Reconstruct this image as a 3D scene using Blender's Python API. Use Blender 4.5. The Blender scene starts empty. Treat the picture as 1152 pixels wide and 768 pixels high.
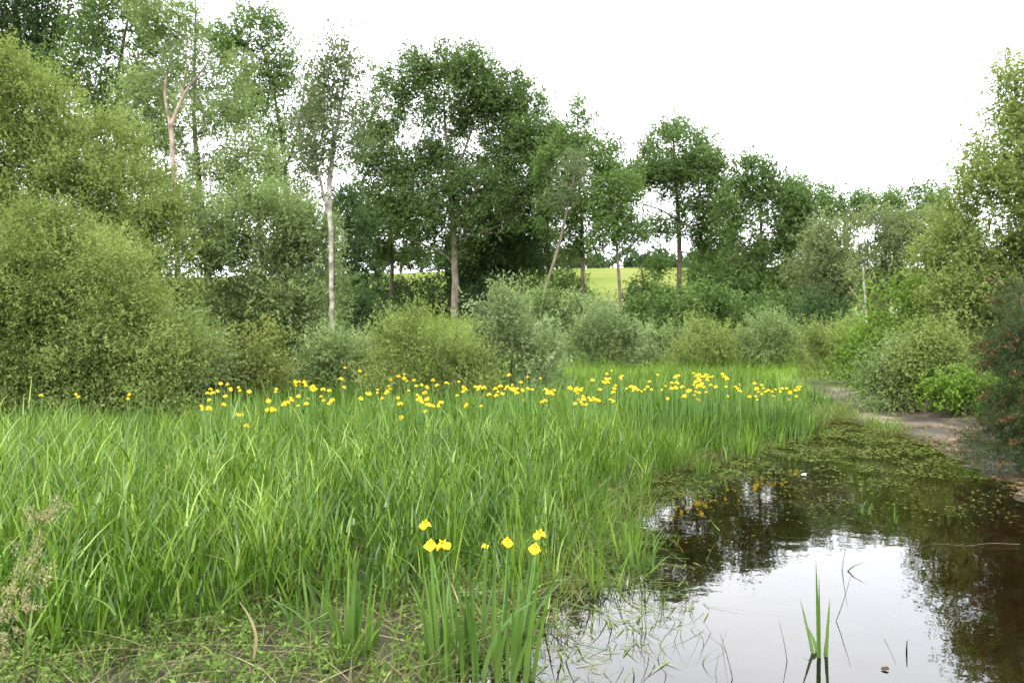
import bpy, math, random
import numpy as np
from mathutils import noise as mnoise

# ------------------------------------------------------------------ camera, sky, sun, exposure
S = bpy.context.scene
R = math.radians
CZ, FPX, HY, CX = 1.7, 930.0, 370.0, 576.0
cam_d = bpy.data.cameras.new('camera'); cam = bpy.data.objects.new('camera', cam_d)
S.collection.objects.link(cam); S.camera = cam
cam.location = (0, 0, CZ); cam.rotation_euler = (R(90) - math.atan(14 / FPX), 0, 0)
cam_d.sensor_width = 36; cam_d.lens = 36 * FPX / 1152; cam_d.clip_end = 3000; cam_d.clip_start = 0.05
cam_d.dof.use_dof = True; cam_d.dof.focus_distance = 5.5; cam_d.dof.aperture_fstop = 5.6

SUN_EL, SUN_AZ = R(52), R(205)          # compass-like: 0 = +Y, clockwise; behind the viewer, a little to the left
W = bpy.data.worlds.new('World'); S.world = W; W.use_nodes = True
wn, wl = W.node_tree.nodes, W.node_tree.links
bg = wn['Background']; bg.inputs['Strength'].default_value = 0.12
sky = wn.new('ShaderNodeTexSky'); sky.sky_type = 'NISHITA'; sky.sun_disc = False
sky.sun_elevation = SUN_EL; sky.sun_rotation = SUN_AZ
tc = wn.new('ShaderNodeTexCoord'); nz = wn.new('ShaderNodeTexNoise'); nz.inputs['Scale'].default_value = 2.2; nz.inputs['Detail'].default_value = 5
mp = wn.new('ShaderNodeMapping'); mp.inputs['Scale'].default_value = (1, 1, 2.5)
wl.new(tc.outputs['Generated'], mp.inputs['Vector']); wl.new(mp.outputs['Vector'], nz.inputs['Vector'])
cr = wn.new('ShaderNodeValToRGB'); cr.color_ramp.elements[0].position = .3; cr.color_ramp.elements[1].position = .7
cr.color_ramp.elements[0].color = (.80, .83, .90, 1); cr.color_ramp.elements[1].color = (1, 1, 1, 1)
wl.new(nz.outputs['Fac'], cr.inputs['Fac'])
vm = wn.new('ShaderNodeVectorMath'); vm.operation = 'SCALE'; vm.inputs['Scale'].default_value = 14.0
wl.new(cr.outputs['Color'], vm.inputs[0])
mx = wn.new('ShaderNodeMix'); mx.data_type = 'RGBA'; mx.inputs['Factor'].default_value = .9
wl.new(sky.outputs['Color'], mx.inputs[6]); wl.new(vm.outputs['Vector'], mx.inputs[7]); wl.new(mx.outputs[2], bg.inputs['Color'])

sd = bpy.data.lights.new('sun', 'SUN'); sd.energy = 1.5; sd.angle = R(20); sd.color = (1, .95, .87)
so = bpy.data.objects.new('sun', sd); S.collection.objects.link(so)
so.rotation_euler = (math.pi / 2 - SUN_EL, 0, math.pi - SUN_AZ)

S.view_settings.view_transform = 'Standard'; S.view_settings.look = 'None'
S.view_settings.gamma = 1; S.view_settings.use_curve_mapping = False
S.view_settings.exposure = 1.65
S.render.engine = 'CYCLES'
cy = S.cycles
cy.max_bounces = 7; cy.diffuse_bounces = 3; cy.glossy_bounces = 3; cy.transmission_bounces = 4; cy.transparent_max_bounces = 6
cy.caustics_reflective = False; cy.caustics_refractive = False
cy.use_denoising = True; cy.use_adaptive_sampling = True; cy.adaptive_threshold = .02
S.render.use_persistent_data = False

rng = np.random.default_rng(11)
random.seed(5)

# ------------------------------------------------------------------ helpers
def P(px, py, d):
    return np.array([(px - CX) / FPX * d, d, CZ + (HY - py) / FPX * d])

def tag(o, label=None, cat=None, group=None, kind=None):
    for k, v in (('label', label), ('category', cat), ('group', group), ('kind', kind)):
        if v: o[k] = v
    return o

def empty(name, loc):
    o = bpy.data.objects.new(name, None); S.collection.objects.link(o)
    o.location = loc; o.empty_display_size = .2
    return o

def mesh_obj(name, V, F, mat, parent=None, smooth=False, fattr=None, vattr=None, loc=None):
    """V (n,3) float, F (m,4) quads. fattr / vattr: dicts of per-face / per-vertex floats."""
    V = np.ascontiguousarray(V, dtype=np.float32); F = np.ascontiguousarray(F, dtype=np.int32)
    me = bpy.data.meshes.new(name)
    k = F.shape[1]
    me.vertices.add(len(V)); me.vertices.foreach_set('co', V.ravel())
    me.loops.add(F.size); me.loops.foreach_set('vertex_index', F.ravel())
    me.polygons.add(len(F))
    me.polygons.foreach_set('loop_start', np.arange(0, F.size, k, dtype=np.int32))
    me.polygons.foreach_set('loop_total', np.full(len(F), k, dtype=np.int32))
    me.polygons.foreach_set('use_smooth', np.full(len(F), smooth, dtype=bool))
    me.update(calc_edges=True)
    for d_, dom in ((fattr, 'FACE'), (vattr, 'POINT')):
        for n, a in (d_ or {}).items():
            at = me.attributes.new(n, 'FLOAT', dom); at.data.foreach_set('value', np.ascontiguousarray(a, dtype=np.float32))
    me.materials.append(mat)
    o = bpy.data.objects.new(name, me); S.collection.objects.link(o)
    if parent is not None: o.parent = parent
    if loc is not None: o.location = loc
    return o

def unit(v):
    return v / np.maximum(np.linalg.norm(v, axis=-1, keepdims=True), 1e-9)

def fbm(x, y, s=1.0, seed=0):
    """cheap smooth value noise in [0,1], vectorised"""
    rs = np.random.default_rng(1234 + seed); tab = rs.random((64, 64))
    out = np.zeros_like(np.asarray(x, float)); amp = .5; tot = 0
    for o in range(3):
        xx = np.asarray(x) * s * 2 ** o + 17.3 * o; yy = np.asarray(y) * s * 2 ** o + 5.1 * o
        xi = np.floor(xx).astype(int); yi = np.floor(yy).astype(int); fx = xx - xi; fy = yy - yi
        fx = fx * fx * (3 - 2 * fx); fy = fy * fy * (3 - 2 * fy)
        a = tab[xi % 64, yi % 64]; b = tab[(xi + 1) % 64, yi % 64]; c = tab[xi % 64, (yi + 1) % 64]; d = tab[(xi + 1) % 64, (yi + 1) % 64]
        out = out + amp * ((a * (1 - fx) + b * fx) * (1 - fy) + (c * (1 - fx) + d * fx) * fy); tot += amp; amp *= .5
    return out / tot

def ss(a, b, x):
    t = np.clip((np.asarray(x, float) - a) / (b - a), 0, 1); return t * t * (3 - 2 * t)

# ------------------------------------------------------------------ materials
def mat_new(name):
    m = bpy.data.materials.new(name); m.use_nodes = True
    nt = m.node_tree; nt.nodes.clear()
    out = nt.nodes.new('ShaderNodeOutputMaterial')
    return m, nt.nodes, nt.links, out

ALB = .84
def leaf_mat(name, cols, rough=.65, trans=.38, spec=.12, base=None, noise_scale=.35):
    """cols: 3 colours dark..light picked by the per-leaf 'tint'; translucent share; base: colour towards the root of a blade."""
    m, n, l, out = mat_new(name)
    at = n.new('ShaderNodeAttribute'); at.attribute_name = 'tint'
    tcx = n.new('ShaderNodeTexCoord'); nz = n.new('ShaderNodeTexNoise'); nz.inputs['Scale'].default_value = noise_scale
    l.new(tcx.outputs['Object'], nz.inputs['Vector'])
    ad = n.new('ShaderNodeMath'); ad.operation = 'MULTIPLY_ADD'; ad.inputs[1].default_value = .9; ad.inputs[2].default_value = -.45
    l.new(nz.outputs['Fac'], ad.inputs[0])
    ad2 = n.new('ShaderNodeMath'); ad2.operation = 'ADD'; l.new(ad.outputs[0], ad2.inputs[0]); l.new(at.outputs['Fac'], ad2.inputs[1])
    r = n.new('ShaderNodeValToRGB'); els = r.color_ramp.elements
    while len(els) < len(cols): els.new(.5)
    for i, c in enumerate(cols):
        els[i].position = i / (len(cols) - 1) if i < len(cols) - 1 else 1.0; els[i].color = (*[v * ALB for v in c], 1)
    l.new(ad2.outputs[0], r.inputs['Fac'])
    col = r.outputs['Color']
    if base:
        ab = n.new('ShaderNodeAttribute'); ab.attribute_name = 'along'
        rr = n.new('ShaderNodeMapRange'); rr.inputs['From Min'].default_value = 0; rr.inputs['From Max'].default_value = .35
        l.new(ab.outputs['Fac'], rr.inputs['Value'])
        mm = n.new('ShaderNodeMix'); mm.data_type = 'RGBA'; mm.inputs[6].default_value = (*base, 1)
        l.new(rr.outputs['Result'], mm.inputs['Factor']); l.new(col, mm.inputs[7]); col = mm.outputs[2]
    p = n.new('ShaderNodeBsdfPrincipled'); p.inputs['Roughness'].default_value = rough
    p.inputs['Specular IOR Level'].default_value = spec
    t = n.new('ShaderNodeBsdfTranslucent'); mxs = n.new('ShaderNodeMixShader'); mxs.inputs[0].default_value = trans
    g = n.new('ShaderNodeMix'); g.data_type = 'RGBA'; g.blend_type = 'MULTIPLY'; g.inputs['Factor'].default_value = 1; g.inputs[7].default_value = (1.15, 1.18, .75, 1)
    l.new(col, g.inputs[6]); l.new(col, p.inputs['Base Color']); l.new(g.outputs[2], t.inputs['Color'])
    l.new(p.outputs[0], mxs.inputs[1]); l.new(t.outputs[0], mxs.inputs[2]); l.new(mxs.outputs[0], out.inputs['Surface'])
    return m

def bark_mat(name, a, b, scale=6, zs=.3, patch=None):
    m, n, l, out = mat_new(name)
    tcx = n.new('ShaderNodeTexCoord'); mp = n.new('ShaderNodeMapping'); mp.inputs['Scale'].default_value = (1, 1, zs)
    nz = n.new('ShaderNodeTexNoise'); nz.inputs['Scale'].default_value = scale; nz.inputs['Detail'].default_value = 6
    l.new(tcx.outputs['Object'], mp.inputs['Vector']); l.new(mp.outputs['Vector'], nz.inputs['Vector'])
    r = n.new('ShaderNodeValToRGB'); r.color_ramp.elements[0].position = .35; r.color_ramp.elements[1].position = .65
    r.color_ramp.elements[0].color = (*a, 1); r.color_ramp.elements[1].color = (*b, 1)
    l.new(nz.outputs['Fac'], r.inputs['Fac'])
    p = n.new('ShaderNodeBsdfPrincipled'); p.inputs['Roughness'].default_value = .85; p.inputs['Specular IOR Level'].default_value = .2
    l.new(r.outputs['Color'], p.inputs['Base Color'])
    bp = n.new('ShaderNodeBump'); bp.inputs['Strength'].default_value = .6; bp.inputs['Distance'].default_value = .03
    l.new(nz.outputs['Fac'], bp.inputs['Height']); l.new(bp.outputs[0], p.inputs['Normal'])
    l.new(p.outputs[0], out.inputs['Surface'])
    return m

def plain_mat(name, c, rough=.5, spec=.3, trans=0):
    m, n, l, out = mat_new(name)
    p = n.new('ShaderNodeBsdfPrincipled'); p.inputs['Roughness'].default_value = rough; p.inputs['Specular IOR Level'].default_value = spec
    nz = n.new('ShaderNodeTexNoise'); nz.inputs['Scale'].default_value = 40
    r = n.new('ShaderNodeValToRGB'); r.color_ramp.elements[0].color = (*[v * .75 for v in c], 1); r.color_ramp.elements[1].color = (*[min(1, v * 1.15) for v in c], 1)
    tcx = n.new('ShaderNodeTexCoord'); l.new(tcx.outputs['Object'], nz.inputs['Vector'])
    l.new(nz.outputs['Fac'], r.inputs['Fac']); l.new(r.outputs['Color'], p.inputs['Base Color'])
    if trans:
        t = n.new('ShaderNodeBsdfTranslucent'); l.new(r.outputs['Color'], t.inputs['Color'])
        mxs = n.new('ShaderNodeMixShader'); mxs.inputs[0].default_value = trans
        l.new(p.outputs[0], mxs.inputs[1]); l.new(t.outputs[0], mxs.inputs[2]); l.new(mxs.outputs[0], out.inputs['Surface'])
    else: l.new(p.outputs[0], out.inputs['Surface'])
    return m

M = {}
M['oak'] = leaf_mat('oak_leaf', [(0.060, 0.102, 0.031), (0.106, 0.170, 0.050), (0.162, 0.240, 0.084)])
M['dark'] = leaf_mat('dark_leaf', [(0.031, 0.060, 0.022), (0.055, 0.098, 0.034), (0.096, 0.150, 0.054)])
M['ash'] = leaf_mat('ash_leaf', [(0.063, 0.109, 0.030), (0.109, 0.178, 0.048), (0.172, 0.253, 0.081)])
M['far'] = leaf_mat('distant_leaf', [(.035, .065, .030), (.06, .10, .04), (.08, .13, .05)])
M['birch'] = leaf_mat('birch_leaf', [(.075, .11, .05), (.12, .16, .075), (.18, .22, .115)])
M['sallow'] = leaf_mat('sallow_leaf', [(0.108, 0.153, 0.039), (0.200, 0.265, 0.070), (0.335, 0.389, 0.146)])
M['sallow2'] = leaf_mat('grey_sallow_leaf', [(0.103, 0.155, 0.054), (0.196, 0.269, 0.099), (0.358, 0.431, 0.213)])
M['silver'] = leaf_mat('silver_willow_leaf', [(0.094,0.143,0.050), (0.182,0.248,0.105), (0.363,0.424,0.242)])
M['olive'] = leaf_mat('osier_leaf', [(0.110, 0.156, 0.040), (0.204, 0.264, 0.072), (0.341, 0.391, 0.143)])
M['pale'] = leaf_mat('pale_willow_leaf', [(0.098, 0.138, 0.057), (0.172, 0.218, 0.092), (0.265, 0.310, 0.149)])
M['bright'] = leaf_mat('hawthorn_leaf', [(.07, .13, .018), (.13, .22, .03), (.19, .30, .05)])
M['yellowish'] = leaf_mat('guelder_leaf', [(.10, .12, .028), (.17, .20, .05), (.24, .27, .09)])
M['gorse'] = leaf_mat('gorse_spine', [(.035, .062, .022), (.058, .092, .034), (.09, .13, .05)])
M['pod'] = leaf_mat('gorse_pod', [(.055, .034, .013), (.09, .058, .022), (.15, .10, .045)], trans=.1)
M['grass'] = leaf_mat('meadow_grass_blade', [(.028, .075, .008), (.092, .185, .014), (.24, .33, .055)], rough=.38, trans=.33, spec=.35, base=(.07, .10, .03), noise_scale=.5)
M['grass_far'] = leaf_mat('verge_grass_blade', [(.10, .17, .022), (.16, .27, .03), (.24, .34, .06)], rough=.5, trans=.4, noise_scale=.25)
M['sedge'] = leaf_mat('sedge_blade', [(.05, .095, .014), (.10, .17, .028), (.22, .26, .07)], rough=.45, trans=.35, base=(.13, .11, .05))
M['iris'] = leaf_mat('iris_leaf', [(.036, .085, .014), (.070, .142, .022), (.13, .21, .04)], rough=.4, trans=.3, spec=.35, base=(.09, .14, .045), noise_scale=3)
M['straw'] = leaf_mat('dead_straw', [(.06, .045, .022), (.15, .12, .06), (.34, .29, .17)], trans=.15)
M['reed'] = leaf_mat('reed_blade', [(.11, .16, .035), (.17, .21, .06), (.28, .29, .12)], trans=.3)
M['plume'] = leaf_mat('grass_plume', [(.16, .15, .07), (.27, .25, .13), (.38, .35, .20)], trans=.3)
M['weed'] = leaf_mat('pond_weed', [(.045, .06, .010), (.085, .105, .016), (.14, .16, .03)], trans=.2, noise_scale=1.5, rough=.85, spec=.12)
M['herb'] = leaf_mat('marsh_herb', [(.06, .11, .02), (.11, .19, .03), (.19, .28, .06)], trans=.3)
M['brown_leaf'] = leaf_mat('fallen_leaf', [(.05, .03, .018), (.12, .07, .035), (.2, .13, .07)], trans=.1)
M['bark'] = bark_mat('brown_bark', (.05, .038, .028), (.14, .11, .085))
M['oakbark'] = bark_mat('oak_bark', (.085, .068, .052), (.20, .165, .125), scale=5)
M['twig'] = bark_mat('twig_bark', (.05, .045, .03), (.12, .10, .07))
M['whitebark'] = bark_mat('birch_bark', (.10, .085, .07), (.36, .33, .28), scale=4, zs=1.4)
M['pinkbark'] = bark_mat('pale_pink_bark', (.13, .09, .07), (.34, .26, .21), scale=5, zs=.8)
M['petal'] = plain_mat('iris_petal', (.80, .54, .008), rough=.5, trans=.35)
pm_ = M['petal'].node_tree; pn_ = pm_.nodes; pp_ = [q for q in pn_ if q.type == 'BSDF_PRINCIPLED'][0]; pt_ = [q for q in pn_ if q.type == 'BSDF_TRANSLUCENT'][0]
tcp_ = [q for q in pn_ if q.type == 'TEX_COORD'][0]; ln_ = pn_.new('ShaderNodeVectorMath'); ln_.operation = 'LENGTH'; pm_.links.new(tcp_.outputs['Object'], ln_.inputs[0])
rp_ = pn_.new('ShaderNodeValToRGB'); rp_.color_ramp.elements[0].position = .006; rp_.color_ramp.elements[1].position = .017
rp_.color_ramp.elements[0].color = (.30, .12, .006, 1); rp_.color_ramp.elements[1].color = (.80, .55, .008, 1); pm_.links.new(ln_.outputs['Value'], rp_.inputs['Fac'])
pm_.links.new(rp_.outputs['Color'], pp_.inputs['Base Color']); pm_.links.new(rp_.outputs['Color'], pt_.inputs['Color'])
M['petal_core'] = plain_mat('iris_petal_throat', (.60, .30, .012), rough=.5, trans=.3)
M['stalk'] = plain_mat('iris_stalk', (.09, .18, .04), rough=.45)
M['white'] = plain_mat('white_scrap', (.75, .75, .75))

# ------------------------------------------------------------------ ground shape
D_W = [3.0, 4.0, 5.0, 6.0, 7.0, 8.3, 10.5, 13.2, 15.8, 17.2, 40]
X_W = [-.75, -.5, 0, .2, .35, .75, 2.05, 4.2, 5.9, 6.9, 7.5]
D_R = [2, 5.0, 8.3, 9.9, 11.7, 13.2, 15.8, 17.2, 40]
X_R = [6.2, 5.4, 5.15, 5.75, 6.1, 6.35, 6.6, 6.7, 6.7]
D_P = [1, 6, 9, 11, 13, 15.5, 18, 20.5, 22.5, 26]
X_P = [6.9, 6.5, 6.55, 6.95, 7.2, 7.35, 7.9, 8.3, 8.5, 9.0]
def pond_s(x, y):
    n = (fbm(x, y, .9, 3) - .5) * .9
    a = np.minimum(x - np.interp(y, D_W, X_W), np.interp(y, D_R, X_R) - x)
    return np.minimum(a + n, (17.3 - y) + n)
def H(x, y):
    x = np.asarray(x, float); y = np.asarray(y, float)
    s = pond_s(x, y)
    ynear = np.where(y < 0, 0, y)
    rise = np.interp(ynear, [0, 18, 22, 26, 34, 45, 60, 75, 95, 110, 160, 400], [0, 0, .12, .3, 1.0, 2.0, 3.7, 5.6, 8.0, 8.8, 8.4, 6.0])
    rise = rise * (1 + .10 * np.sin(x * .035 + .6) * ss(40, 90, y))
    rise = rise + ss(560, 700, CX + x / np.maximum(y, 1) * FPX) * 0
    bank_r = ss(0, 5, x - np.interp(y, D_R, X_R) - .8) * .45 * ss(24, 14, y)
    land = .025 + (fbm(x, y, 1.1, 1) - .5) * .085 + (fbm(x, y, 4.0, 2) - .5) * .03
    land = land + (fbm(x, y, .25, 9) - .5) * .4 * ss(22, 35, y) + bank_r + ss(1.5, 0, y) * .1 + ss(-2.5, -6, x - y * .1) * .0
    bed = -(.30 - .24 * ss(8, 11, y)) * ss(0, 1.4, s) 
    k = ss(-.35, .25, s)
    return rise * (1 - k) + land * (1 - k) + (bed + .01 * (1 - k)) * k

def build_ground():
    ys = np.concatenate([-np.geomspace(400, 2, 18), np.arange(-1.5, 28, .085), np.geomspace(28.2, 900, 90)])
    xs = np.concatenate([-np.geomspace(900, 14, 40), np.arange(-13.8, 13.8, .11), np.geomspace(14, 900, 40)])
    X, Y = np.meshgrid(xs, ys); Z = H(X, Y)
    V = np.stack([X, Y, Z], -1).reshape(-1, 3); nx, ny = len(xs), len(ys)
    i = np.arange(ny - 1)[:, None] * nx + np.arange(nx - 1)[None]; F = np.stack([i, i + 1, i + nx + 1, i + nx], -1).reshape(-1, 4)
    field = ss(47, 55, Y).ravel()
    verge = (ss(17, 24, Y) * (1 - ss(47, 55, Y)) ).ravel()
    pathd = np.abs(X - np.interp(Y, D_P, X_P)); path = (ss(1.15, .45, pathd + (fbm(X, Y, 1.4, 7) - .5) * 1.3) * ss(24.5, 20.5, Y) * ss(2, 5, Y)).ravel()
    pond = ss(-.2, .3, pond_s(X, Y)).ravel()
    m, n, l, out = mat_new('earth_and_turf')
    def attr(nm):
        a = n.new('ShaderNodeAttribute'); a.attribute_name = nm; return a.outputs['Fac']
    tcx = n.new('ShaderNodeTexCoord')
    def noise(s, d=6):
        z = n.new('ShaderNodeTexNoise'); z.inputs['Scale'].default_value = s; z.inputs['Detail'].default_value = d; l.new(tcx.outputs['Object'], z.inputs['Vector']); return z.outputs['Fac']
    def ramp(f, cs):
        r = n.new('ShaderNodeValToRGB'); e = r.color_ramp.elements
        while len(e) < len(cs): e.new(.5)
        for k_, (p_, c) in enumerate(cs): e[k_].position = p_; e[k_].color = (*c, 1)
        l.new(f, r.inputs['Fac']); return r.outputs['Color']
    def mix(f, a, b):
        q = n.new('ShaderNodeMix'); q.data_type = 'RGBA'; l.new(f, q.inputs['Factor']); l.new(a, q.inputs[6]); l.new(b, q.inputs[7]); return q.outputs[2]
    n5, n30 = noise(5), noise(30)
    mud = ramp(n5, [(.3, (.016, .012, .008)), (.5, (.032, .025, .014)), (.7, (.045, .05, .018))])
    turf = ramp(n5, [(.3, (.06, .09, .02)), (.55, (.12, .19, .03)), (.75, (.17, .24, .05))])
    fld = ramp(noise(.12), [(.35, (.085, .115, .026)), (.5, (.115, .14, .036)), (.65, (.145, .155, .05))])
    sand = ramp(noise(1.1), [(.42, (.03, .024, .016)), (.54, (.08, .06, .042)), (.66, (.22, .17, .12))])
    bed = ramp(noise(1.3), [(.35, (.012, .009, .005)), (.5, (.035, .017, .009)), (.62, (.035, .038, .010)), (.7, (.06, .06, .015))])
    c = mix(attr('verge'), mud, turf); c = mix(attr('field'), c, fld); c = mix(attr('path'), c, sand); c = mix(attr('pond'), c, bed)
    p = n.new('ShaderNodeBsdfPrincipled'); l.new(c, p.inputs['Base Color']); sl = n.new('ShaderNodeMath'); sl.operation = 'MULTIPLY_ADD'; sl.inputs[1].default_value = -.3; sl.inputs[2].default_value = .3; l.new(attr('field'), sl.inputs[0]); l.new(sl.outputs[0], p.inputs['Specular IOR Level'])
    mr = n.new('ShaderNodeMapRange'); mr.inputs['From Min'].default_value = .42; mr.inputs['From Max'].default_value = .55
    mr.inputs['To Min'].default_value = .45; mr.inputs['To Max'].default_value = .9; l.new(n5, mr.inputs['Value']); l.new(mr.outputs['Result'], p.inputs['Roughness'])
    bp = n.new('ShaderNodeBump'); bp.inputs['Strength'].default_value = .7; bp.inputs['Distance'].default_value = .03; l.new(n30, bp.inputs['Height']); l.new(bp.outputs[0], p.inputs['Normal'])
    l.new(p.outputs[0], out.inputs['Surface'])
    o = mesh_obj('ground', V, F, m, smooth=True, vattr={'field': field, 'verge': verge, 'path': path, 'pond': pond})
    tag(o, kind='structure')

def build_water():
    m, n, l, out = mat_new('pond_water')
    tcx = n.new('ShaderNodeTexCoord'); nz = n.new('ShaderNodeTexNoise'); nz.inputs['Scale'].default_value = 3.2; nz.inputs['Detail'].default_value = 3
    l.new(tcx.outputs['Object'], nz.inputs['Vector'])
    bp = n.new('ShaderNodeBump'); bp.inputs['Strength'].default_value = .09; bp.inputs['Distance'].default_value = .02; l.new(nz.outputs['Fac'], bp.inputs['Height'])
    gl = n.new('ShaderNodeBsdfGlossy'); gl.inputs['Roughness'].default_value = .015; l.new(bp.outputs[0], gl.inputs['Normal'])
    tr = n.new('ShaderNodeBsdfTransparent'); tr.inputs['Color'].default_value = (.62, .46, .28, 1)
    fr = n.new('ShaderNodeFresnel'); fr.inputs['IOR'].default_value = 1.7; l.new(bp.outputs[0], fr.inputs['Normal'])
    ms = n.new('ShaderNodeMixShader'); l.new(fr.outputs[0], ms.inputs[0]); l.new(tr.outputs[0], ms.inputs[1]); l.new(gl.outputs[0], ms.inputs[2]); l.new(ms.outputs[0], out.inputs['Surface'])
    V = [(-12, -1, 0), (12, -1, 0), (12, 26, 0), (-12, 26, 0)]
    tag(mesh_obj('pond_water', np.array(V), np.array([[0, 1, 2, 3]]), m), kind='structure')

# ------------------------------------------------------------------ tubes, leaves, blades
def tube(pts, rad, k=6):
    pts = np.asarray(pts, float); rad = np.asarray(rad, float)
    tg = unit(np.gradient(pts, axis=0)); ref = np.array([.31, .95, .1]) if abs(tg[0][2]) > .7 else np.array([0, 0, 1.])
    a = unit(np.cross(tg, ref)); b = np.cross(tg, a)
    th = np.arange(k) / k * 2 * np.pi
    V = pts[:, None] + rad[:, None, None] * (a[:, None] * np.cos(th)[None, :, None] + b[:, None] * np.sin(th)[None, :, None])
    n = len(pts); i = np.arange(n - 1)[:, None] * k; j = np.arange(k)[None]; j2 = (j + 1) % k
    F = np.stack([i + j, i + j2, i + k + j2, i + k + j], -1).reshape(-1, 4)
    return V.reshape(-1, 3), F

class Acc:
    def __init__(s): s.V, s.F, s.n = [], [], 0
    def add(s, V, F): s.V.append(V); s.F.append(F + s.n); s.n += len(V)
    def get(s): return np.concatenate(s.V), np.concatenate(s.F)

def smooth_line(pts, step):
    pts = np.asarray(pts, float); seg = np.linalg.norm(np.diff(pts[:, :3], axis=0), axis=1); t = np.concatenate([[0], np.cumsum(seg)])
    n = max(3, int(t[-1] / step) + 1); u = np.linspace(0, t[-1], n)
    q = np.stack([np.interp(u, t, pts[:, i]) for i in range(pts.shape[1])], 1)
    for _ in range(2): q[1:-1] = (q[:-2] + 2 * q[1:-1] + q[2:]) / 4
    return q

def kites(p, d, nrm, L, Wd, cup=.15):
    side = unit(np.cross(d, nrm)); nn = np.cross(side, d)
    L = L[:, None]; Wd = Wd[:, None]
    a = p; b = p + d * L * .42 + side * Wd * .5 + nn * Wd * cup; c = p + d * L; e = p + d * L * .42 - side * Wd * .5 + nn * Wd * cup
    V = np.stack([a, b, c, e], 1).reshape(-1, 3); F = np.arange(len(V)).reshape(-1, 4)
    return V, F

def blades(pos, h, w, lean, curl, az, face, segs=4, prof=1.3, kink=None):
    """pos (n,3); az: lean azimuth; face: azimuth of the blade's width"""
    n = len(pos); t = np.linspace(0, 1, segs + 1)[None, :]
    hd = np.stack([np.cos(az), np.sin(az), 0 * az], -1); wd = np.stack([np.cos(face), np.sin(face), 0 * az], -1)
    tt = np.repeat(t, n, 0)
    hor = lean[:, None] * tt + curl[:, None] * tt ** 2.2
    ver = tt - .5 * np.minimum(curl[:, None], 1.6) * tt ** 3
    if kink is not None:
        kk = kink[:, None]; over = np.maximum(tt - kk, 0); ver = np.where(tt > kk, kk - over * .6, ver); hor = np.where(tt > kk, lean[:, None] * kk + over * 1.0, hor)
    c = pos[:, None] + h[:, None, None] * (hd[:, None] * hor[..., None] + np.array([0, 0, 1.])[None, None] * ver[..., None])
    ww = w[:, None] * (1 - tt ** prof) * .5 + .0004
    V = np.stack([c - wd[:, None] * ww[..., None], c + wd[:, None] * ww[..., None]], 2)   # n, segs+1, 2, 3
    base = (np.arange(n) * (segs + 1) * 2)[:, None] + (np.arange(segs) * 2)[None]
    F = np.stack([base, base + 1, base + 3, base + 2], -1).reshape(-1, 4)
    along = np.repeat(tt[..., None], 2, -1).reshape(-1)
    return V.reshape(-1, 3), F, along

def blade_obj(name, mat, sets, parent=None, loc=None):
    Vs, Fs, Al, Ti, n = [], [], [], [], 0
    for (V, F, al, tint, segs) in sets:
        Vs.append(V); Fs.append(F + n); Al.append(al); Ti.append(np.repeat(tint, segs)); n += len(V)
    return mesh_obj(name, np.concatenate(Vs), np.concatenate(Fs), mat, parent, True, {'tint': np.concatenate(Ti)}, {'along': np.concatenate(Al)}, loc)

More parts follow.
